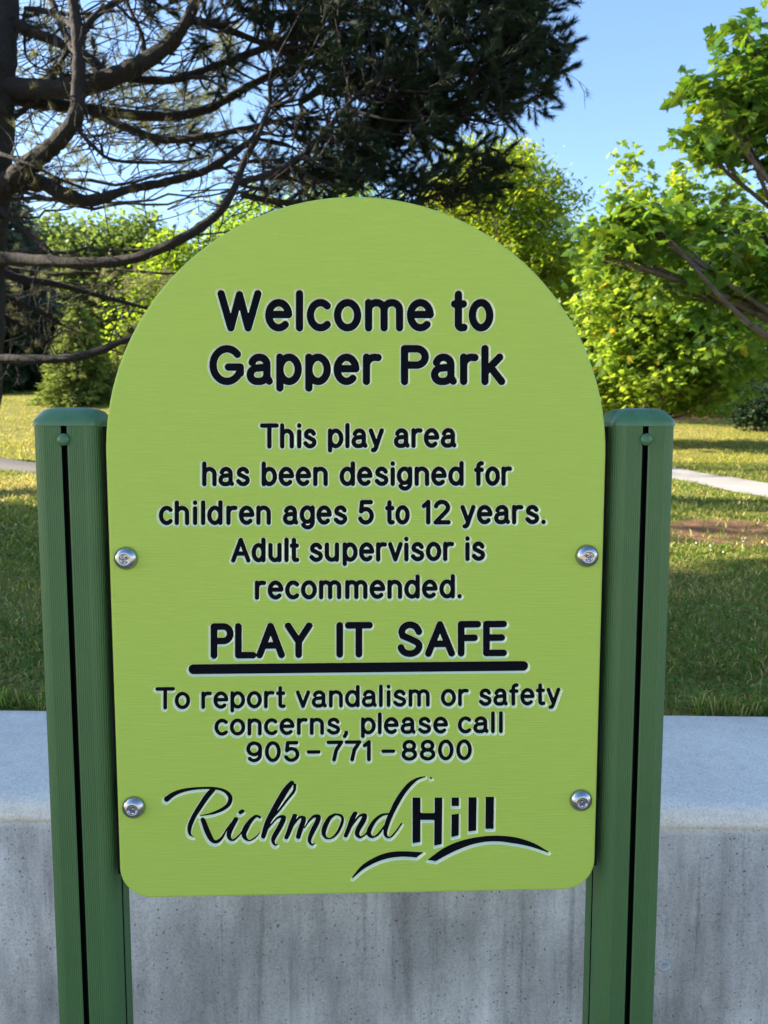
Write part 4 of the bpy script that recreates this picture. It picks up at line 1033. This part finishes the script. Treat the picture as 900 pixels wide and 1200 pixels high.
# far wood closing the horizon: nobody could count it
n = 60000; a = RNG.uniform(radians(-60), radians(60), n); R_ = RNG.uniform(38, 50, n)
x = R_ * np.sin(a); y = R_ * np.cos(a); hmax = (4.6 + 1.8 * np.sin(a * 11) + 1.1 * np.sin(a * 29 + 1) + .6 * np.sin(a * 61)) * (1 - .28 * sstep(.06, .25, a))
z = terrain(x, y) + hmax * RNG.random(n) ** .7
V, F, m = leaves(np.stack([x, y, z], 1), RNG.uniform(.35, .85, n), DIAM, .4)
tc = np.array([.6, .75, .6]) * RNG.uniform(.5, 1.5, n)[:, None]
tag(mesh_np('distant_wood', V, [F], M_ASH, col=np.repeat(tc, m, 0)), 'dense far wood closing the view behind every tree', 'wood', None, 'stuff')

c = P(335, 300, 14.0)  # unseen tree, added for the shadow it throws on the right lawn
leafy_tree('shadow_tree', 'small unseen tree behind the sign panel, added to shade the right lawn', 'tree', gp(335, 14.0), .08, [((c[0], 14.0, 4.3), (1.5, 1.4, 1.1))], 130, 40, .5, .16, DIAM, M_ASH, M_BARK)
# unseen trees added beyond the left side of the frame to shade sign and lawn
for k, (x, y, h, r, lab) in enumerate([(-10.5, 2.3, 9.6, 2.15, 'broad unseen tree outside the left edge, added to shade the sign'), (-12.5, 5.7, 9.0, 1.35, 'broad unseen tree outside the left edge, added to dapple the lawn')]):
    zb = float(terrain(x, y)); leafy_tree('shade_tree', lab, 'tree', (x, y, zb), .22, [((x, y, zb + h * .60), (r, r, h * .36)), ((x + .5, y - .6, zb + h * .42), (r * .9, r * .9, h * .24))], 300 if k == 0 else 70, 40, .8, .26, DIAM, M_ASH, M_BARK)

# ------------------------------------------------------------------ the big pine
pine = empty('pine_tree', P(-6, 520, 5.6) * np.array([1, 1, 0]) + np.array([0, 0, float(terrain(-3.9, 5.6))]), 'large dark old pine with long bare crooked limbs filling the upper left', 'tree')
def limb(rows, sub=7):
    """rows: x, y, width in picture px, distance Y"""
    q = spline(rows, sub); pts = np.array([P(a, b_, Y) for a, b_, _, Y in q]); r = q[:, 2] * .45 * (q[:, 3] + .94) / 900
    return pts, np.maximum(r, .004)
TR = [(-40, 560, 62, 5.6), (-26, 420, 58, 5.6), (-22, 300, 54, 5.6), (-14, 230, 50, 5.6), (-8, 150, 46, 5.6), (-4, 80, 44, 5.6), (0, 0, 42, 5.7), (4, -120, 36, 5.8), (10, -300, 24, 5.9)]
pts, r = limb(TR); tb = MB(); tb.tube(pts, r, 18, .07); tb.build('trunk', M_PINEBARK, pine, smooth=True)
LIMBS = [
 [(-5, 102, 24, 5.6), (60, 105, 22, 5.5), (112, 97, 24, 5.4), (155, 80, 21, 5.3), (195, 54, 17, 5.2), (218, 26, 14, 5.1), (232, -8, 12, 5.1), (250, -60, 9, 5.1)],
 [(0, 22, 14, 5.6), (40, 38, 13, 5.7), (80, 55, 12, 5.6), (112, 74, 11, 5.5), (128, 92, 9, 5.4)],
 [(84, -60, 12, 5.0), (85, -5, 13, 5.0), (92, 45, 15, 5.0), (92, 100, 16, 5.0), (88, 138, 18, 5.0), (68, 165, 20, 5.1), (38, 190, 22, 5.3), (8, 215, 26, 5.5), (-20, 240, 28, 5.6)],
 [(-5, 112, 18, 5.6), (50, 120, 16, 5.7), (100, 127, 13, 5.8), (150, 134, 12, 5.9), (200, 136, 11, 6.0), (245, 127, 10, 6.1), (290, 102, 9, 6.1), (335, 78, 8, 6.2), (370, 60, 6, 6.2), (420, 45, 4, 6.3)],
 [(105, 130, 10, 5.8), (145, 148, 9, 5.7), (190, 163, 9, 5.7), (240, 160, 8, 5.6), (290, 150, 6, 5.6), (340, 138, 4, 5.6)],
 [(130, 90, 9, 5.4), (160, 93, 9, 5.5), (205, 93, 9, 5.6), (250, 78, 8, 5.7), (300, 60, 8, 5.8), (345, 42, 6, 5.8), (400, 15, 4, 5.9)],
 [(-15, 215, 24, 5.6), (45, 214, 20, 5.5), (72, 226, 18, 5.4), (108, 235, 14, 5.4), (150, 222, 11, 5.4), (200, 212, 10, 5.5), (240, 200, 9, 5.5), (275, 178, 9, 5.6), (300, 158, 7, 5.6), (318, 120, 5, 5.7)],
 [(-20, 302, 18, 5.5), (50, 306, 15, 5.2), (110, 308, 14, 5.0), (160, 302, 13, 4.9), (210, 281, 12, 4.8), (250, 255, 11, 4.8), (272, 226, 9, 4.8), (286, 190, 8, 4.9), (302, 160, 6, 4.9), (316, 125, 5, 5.0)],
 [(276, 215, 8, 4.8), (318, 203, 8, 4.8), (355, 182, 8, 4.8), (385, 150, 7, 4.8), (412, 118, 5, 4.8), (450, 90, 4, 4.8)],
 [(-10, 315, 12, 6.2), (28, 328, 11, 6.3), (60, 332, 8, 6.4), (110, 345, 6, 6.5), (175, 362, 4, 6.6)],
 [(-20, 420, 12, 5.2), (50, 421, 11, 5.0), (90, 418, 10, 4.9), (122, 409, 10, 4.8), (152, 396, 8, 4.7), (230, 370, 6, 4.6), (330, 350, 4, 4.5)],
 [(-10, 238, 9, 5.5), (30, 270, 7, 5.4), (68, 303, 6, 5.3)],
 [(-10, 340, 7, 6.0), (40, 362, 6, 6.0), (72, 380, 4, 6.1)], [(-12, 362, 8, 5.9), (40, 392, 6, 6.0), (60, 398, 3, 6.0)],
 [(88, 148, 6, 5.0), (110, 172, 5, 5.0), (135, 188, 4, 5.0), (200, 190, 3.4, 5.1), (245, 182, 2.6, 5.1)],
 [(222, 22, 9, 5.2), (260, 32, 8, 5.3), (300, 48, 7, 5.4), (335, 60, 6, 5.4), (372, 80, 4, 5.5)],
 [(283, 228, 7, 5.3), (330, 237, 7, 5.2), (400, 236, 6, 5.1), (470, 240, 5, 5.0), (540, 215, 4, 4.9), (575, 180, 3, 4.9)],
 [(60, 0, 8, 5.9), (72, 30, 8, 5.7), (84, 55, 9, 5.3), (92, 62, 9, 5.0)], [(30, 10, 6, 5.8), (60, 15, 7, 5.6), (92, 35, 7, 5.1)],
 [(92, 45, 9, 5.0), (112, 18, 8, 5.1), (135, 4, 6, 5.2), (170, -20, 5, 5.3)],
 [(60, 95, 7, 5.5), (70, 75, 6, 5.4), (80, 58, 5, 5.3)], [(40, 118, 7, 5.6), (22, 134, 6, 5.6), (4, 143, 5, 5.6)],
 [(0, 180, 5, 5.3), (40, 195, 4, 5.2), (75, 212, 3.4, 5.2), (120, 228, 3, 5.2)],
 [(170, 70, 7, 5.3), (166, 40, 5, 5.3), (150, 5, 4, 5.3), (145, -30, 4, 5.3)],
 [(350, 120, 7, 5.8), (400, 95, 8, 5.7), (450, 80, 8, 5.7), (500, 60, 7, 5.6), (560, 45, 5, 5.6), (620, 30, 3, 5.6)],
 [(385, 150, 6, 5.2), (440, 150, 6, 5.2), (480, 138, 6, 5.2), (540, 120, 6, 5.2), (600, 105, 5, 5.2), (640, 75, 3, 5.2)],
 [(232, -8, 10, 5.1), (300, -20, 9, 5.1), (380, -15, 9, 5.2), (460, -5, 8, 5.2), (540, 5, 6, 5.3), (610, 0, 4, 5.3)],
 [(480, 110, 5, 5.2), (500, 118, 5, 5.1), (530, 135, 4, 5.0), (560, 142, 3, 5.0)],
]
LP = []
for rows in LIMBS:
    pts, r = limb(rows); lb = MB(); lb.tube(pts, r * RNG.uniform(.92, 1.1, len(r)), 9, .10)
    # dead stubs and spurs
    for q in range(len(pts) // 4):
        i = RNG.integers(1, len(pts) - 1); d = RNG.normal(0, 1, 3); d[1] *= .4; d /= np.linalg.norm(d)
        lb.tube([pts[i], pts[i] + d * (r[i] + RNG.uniform(.015, .07))], [r[i] * .5, r[i] * .12 + .002], 5, 0)
    lb.build('limb', M_PINEBARK, pine, smooth=True); LP.append((pts, r))
allp = np.vstack([p for p, _ in LP]); allr = np.concatenate([r for _, r in LP])
# fine dead twigs hanging and curling from the limbs
tw = MB(); tips = []
for q in range(760):
    k = RNG.integers(0, len(LP)); pts, r = LP[k]; i = RNG.integers(0, len(pts)); p = pts[i]
    L_ = RNG.uniform(.10, .45); d = RNG.normal(0, 1, 3) * np.array([.8, .7, .9]) + np.array([.25, 0, -.12]); d /= np.linalg.norm(d)
    cv = RNG.normal(0, .45, 3); cur = [p]; dd = d.copy()
    for s in range(6):
        dd = dd + cv * .22 + RNG.normal(0, .14, 3); dd /= np.linalg.norm(dd); cur.append(cur[-1] + dd * L_ / 6)
    cur = np.array(cur); tw.tube(cur, np.linspace(min(r[i] * .5, .0065), .0016, 7), 4, 0, False)
    for _ in range(RNG.integers(1, 4)):
        j = RNG.integers(2, 6); e = dd + RNG.normal(0, .8, 3); e /= np.linalg.norm(e)
        l2 = L_ * RNG.uniform(.2, .5); tw.tube([cur[j], cur[j] + e * l2 * .5 + RNG.normal(0, .015, 3), cur[j] + e * l2 + RNG.normal(0, .03, 3)], [.0030, .0022, .0012], 4, 0, False)
    tips.append(cur[-1])
tag(tw.build('twigs', M_PINEBARK, pine), kind='stuff')
# shoots: a twig clothed in long needles
def shoots(base, direc, length, n_needle, nlen, nwid, material, parent, name, tint, spread=.75, start=.25):
    n = len(base); idx = np.repeat(np.arange(n), n_needle); m = len(idx)
    d = direc / np.linalg.norm(direc, axis=1)[:, None]
    t = start + (1 - start) * RNG.random(m) ** .8; p = base[idx] + d[idx] * (length[idx] * t)[:, None]
    U, W, _ = frames(d, np.zeros(n)); a = RNG.uniform(0, 2 * pi, m); sp = spread * RNG.uniform(.5, 1.3, m) * (1.15 - .5 * t)
    nd = d[idx] + (U[idx] * np.cos(a)[:, None] + W[idx] * np.sin(a)[:, None]) * sp[:, None]; nd /= np.linalg.norm(nd, axis=1)[:, None]
    sd_ = np.cross(nd, RNG.normal(0, 1, (m, 3))); sd_ /= np.linalg.norm(sd_, axis=1)[:, None]; ln = nlen * RNG.uniform(.65, 1.2, m)
    V = np.stack([p + sd_ * nwid, p - sd_ * nwid, p + nd * ln[:, None]], 1).reshape(-1, 3); k = np.arange(m)[:, None] * 3
    st = RNG.uniform(.6, 1.4, n); tc = np.asarray(tint) * (st[idx] * RNG.uniform(.75, 1.25, m))[:, None]
    o = mesh_np(name, V, [np.hstack([k, k + 1, k + 2])], material, parent, col=np.repeat(tc, 3, 0)); tag(o, kind='stuff')
    return o
# dense masses: (x, y, rx, ry, Y, dY, count)
MASS = [(470, 40, 130, 70, 5.4, .9, 560), (560, 25, 75, 50, 5.4, .6, 300), (430, 120, 75, 75, 5.3, .8, 280), (520, 105, 85, 34, 5.2, .5, 240), (618, 78, 36, 40, 5.2, .3, 120), (590, 112, 45, 20, 5.2, .3, 70), (640, 62, 18, 26, 5.2, .2, 40),
        (380, 60, 60, 70, 5.5, .8, 130), (410, 195, 70, 32, 5.1, .5, 130), (500, 128, 50, 16, 5.2, .3, 50), (455, 215, 60, 20, 5.0, .4, 70), (535, 212, 44, 18, 4.9, .2, 62), (568, 180, 18, 22, 4.9, .2, 36), (515, 236, 36, 14, 4.9, .2, 10), (270, 8, 70, 26, 5.5, .5, 60), (330, 55, 40, 40, 5.6, .5, 40), (150, -5, 60, 16, 5.5, .5, 26), (415, 160, 60, 40, 5.3, .5, 90), (505, 162, 14, 14, 5.0, .2, 8), (350, 130, 40, 60, 5.6, .5, 50), (330, 20, 60, 30, 5.5, .6, 50),
        (520, -40, 170, 40, 5.5, 1.0, 240), (340, 195, 50, 30, 5.4, .4, 26), (610, 5, 30, 20, 5.4, .3, 50), (300, -40, 90, 30, 5.5, .6, 60), (480, 165, 36, 26, 5.1, .3, 46)]
Bs = []; Ds = []; Ln = []; tb = MB(); br = MB()
for (cx, cy, rx, ry, Y, dY, cnt) in MASS + [(110, 70, 60, 40, 5.9, .5, 12), (250, 90, 60, 30, 5.9, .5, 24), (200, 180, 60, 20, 5.7, .4, 12), (290, 100, 40, 40, 5.8, .4, 24), (320, 165, 30, 30, 5.5, .4, 24), (200, 20, 60, 20, 5.7, .5, 22), (40, 60, 40, 40, 6.0, .4, 10)]:
    groups = max(2, cnt // 7); 
    for g in range(groups):
        a = RNG.uniform(0, 2 * pi); u = RNG.random() ** .5; px, py = cx + rx * u * cos(a), cy + ry * u * sin(a); Yq = Y + RNG.uniform(-dY, dY)
        c = P(px, py, Yq)
        dd = np.linalg.norm(allp - c + np.array([.25, 0, .05]), axis=1); k = np.argmin(dd); p = allp[k]
        if dd[k] < 1.3: 
            md = (p + c) / 2 + RNG.normal(0, .05, 3) + np.array([0, 0, -.04]); br.tube(spline([p, md, c], 4), np.linspace(min(.014, allr[k] * .7), .005, 9), 5, .05, False)
        gd = np.array([.8, 0, .30]) + RNG.normal(0, .35, 3)
        for s in range(7):
            d = gd + RNG.normal(0, .75, 3); d /= np.linalg.norm(d); L_ = RNG.uniform(.10, .24); b0 = c + RNG.normal(0, .05, 3)
            Bs.append(b0); Ds.append(d); Ln.append(L_); tb.tube([b0 - d * .02, b0 + d * L_ * .9], [.0045, .002], 4, 0, False)
Bs = np.array(Bs); Ds = np.array(Ds); Ln = np.array(Ln)
shoots(Bs, Ds, Ln, 120, .070, .0024, M_NEEDLE, pine, 'needles', (1, 1, 1))
tag(br.build('side_branches', M_PINEBARK, pine), kind='stuff'); tag(tb.build('shoots', M_PINEBARK, pine), kind='stuff')
# sparse browned tufts on the inner twigs
tp = np.array(tips); sel = RNG.random(len(tp)) < .55; tp = tp[sel]
shoots(tp, RNG.normal(0, 1, (len(tp), 3)) + np.array([.3, 0, .3]), np.full(len(tp), .06), 32, .070, .0012, M_DRYNEEDLE, pine, 'dry_needles', (.42, .42, .36), 1.2, 0)

# a second pine beyond, its pale tufts sunlit between the limbs
pine2 = empty('pine_tree', gp(-60, 9.5), 'paler thin pine farther back whose sunlit tufts show between the dark limbs', 'tree')
t2 = MB(); t2.tube(spline([gp(-60, 9.5), P(-50, 300, 9.5), P(-40, 100, 9.5), P(-30, -120, 9.6)], 6), np.linspace(.16, .05, 19), 10, .06); t2.build('trunk', M_PINEBARK, pine2, smooth=True)
Bs = []; Ds = []; Ln = []; tb = MB()
for (cx, cy, rx, ry, cnt) in [(60, 90, 60, 45, 17), (120, 100, 60, 30, 14), (160, 120, 60, 30, 20), (225, 135, 34, 26, 24), (180, 150, 60, 20, 16), (80, 205, 55, 28, 17), (265, 60, 36, 30, 14), (40, 150, 40, 40, 8), (250, 190, 50, 30, 10), (130, 335, 60, 18, 9), (185, 345, 34, 14, 8), (60, 335, 50, 14, 5), (370, 210, 50, 18, 22), (330, 215, 30, 14, 12), (120, 30, 100, 30, 12)]:
    for q in range(int(cnt * 1.7)):
        c = P(cx + RNG.normal(0, .55) * rx, cy + RNG.normal(0, .55) * ry, 9.5 + RNG.uniform(-1.2, 1.2)); st = c + np.array([-RNG.uniform(.3, .9), RNG.normal(0, .3), -RNG.uniform(.0, .35)])
        tb.tube(spline([st, (st + c) / 2 + RNG.normal(0, .06, 3), c], 4), np.linspace(.011, .004, 9), 4, 0, False)
        for s in range(4): 
            d = np.array([.5, 0, .5]) + RNG.normal(0, .6, 3); Bs.append(c + RNG.normal(0, .09, 3)); Ds.append(d); Ln.append(RNG.uniform(.08, .18))
for q in range(6):                                   # main boughs of that tree
    z0 = RNG.uniform(0, 1); a = P(-48 + 10 * z0, 330 - 330 * z0, 9.5); c = P(RNG.uniform(120, 380), 330 - 330 * z0 - RNG.uniform(-30, 40), 9.5 + RNG.uniform(-1, 1))
    tb.tube(spline([a, (a + c) / 2 + np.array([0, 0, -.2]), c], 7) + np.cumsum(RNG.normal(0, .035, (15, 3)), 0), np.linspace(.030, .008, 15), 6, .08, False)
tb.build('limbs', M_PINEBARK, pine2)
shoots(np.array(Bs), np.array(Ds), np.array(Ln), 50, .085, .0018, M_DRYNEEDLE, pine2, 'needles', (1.0, 1.0, .9), .9)
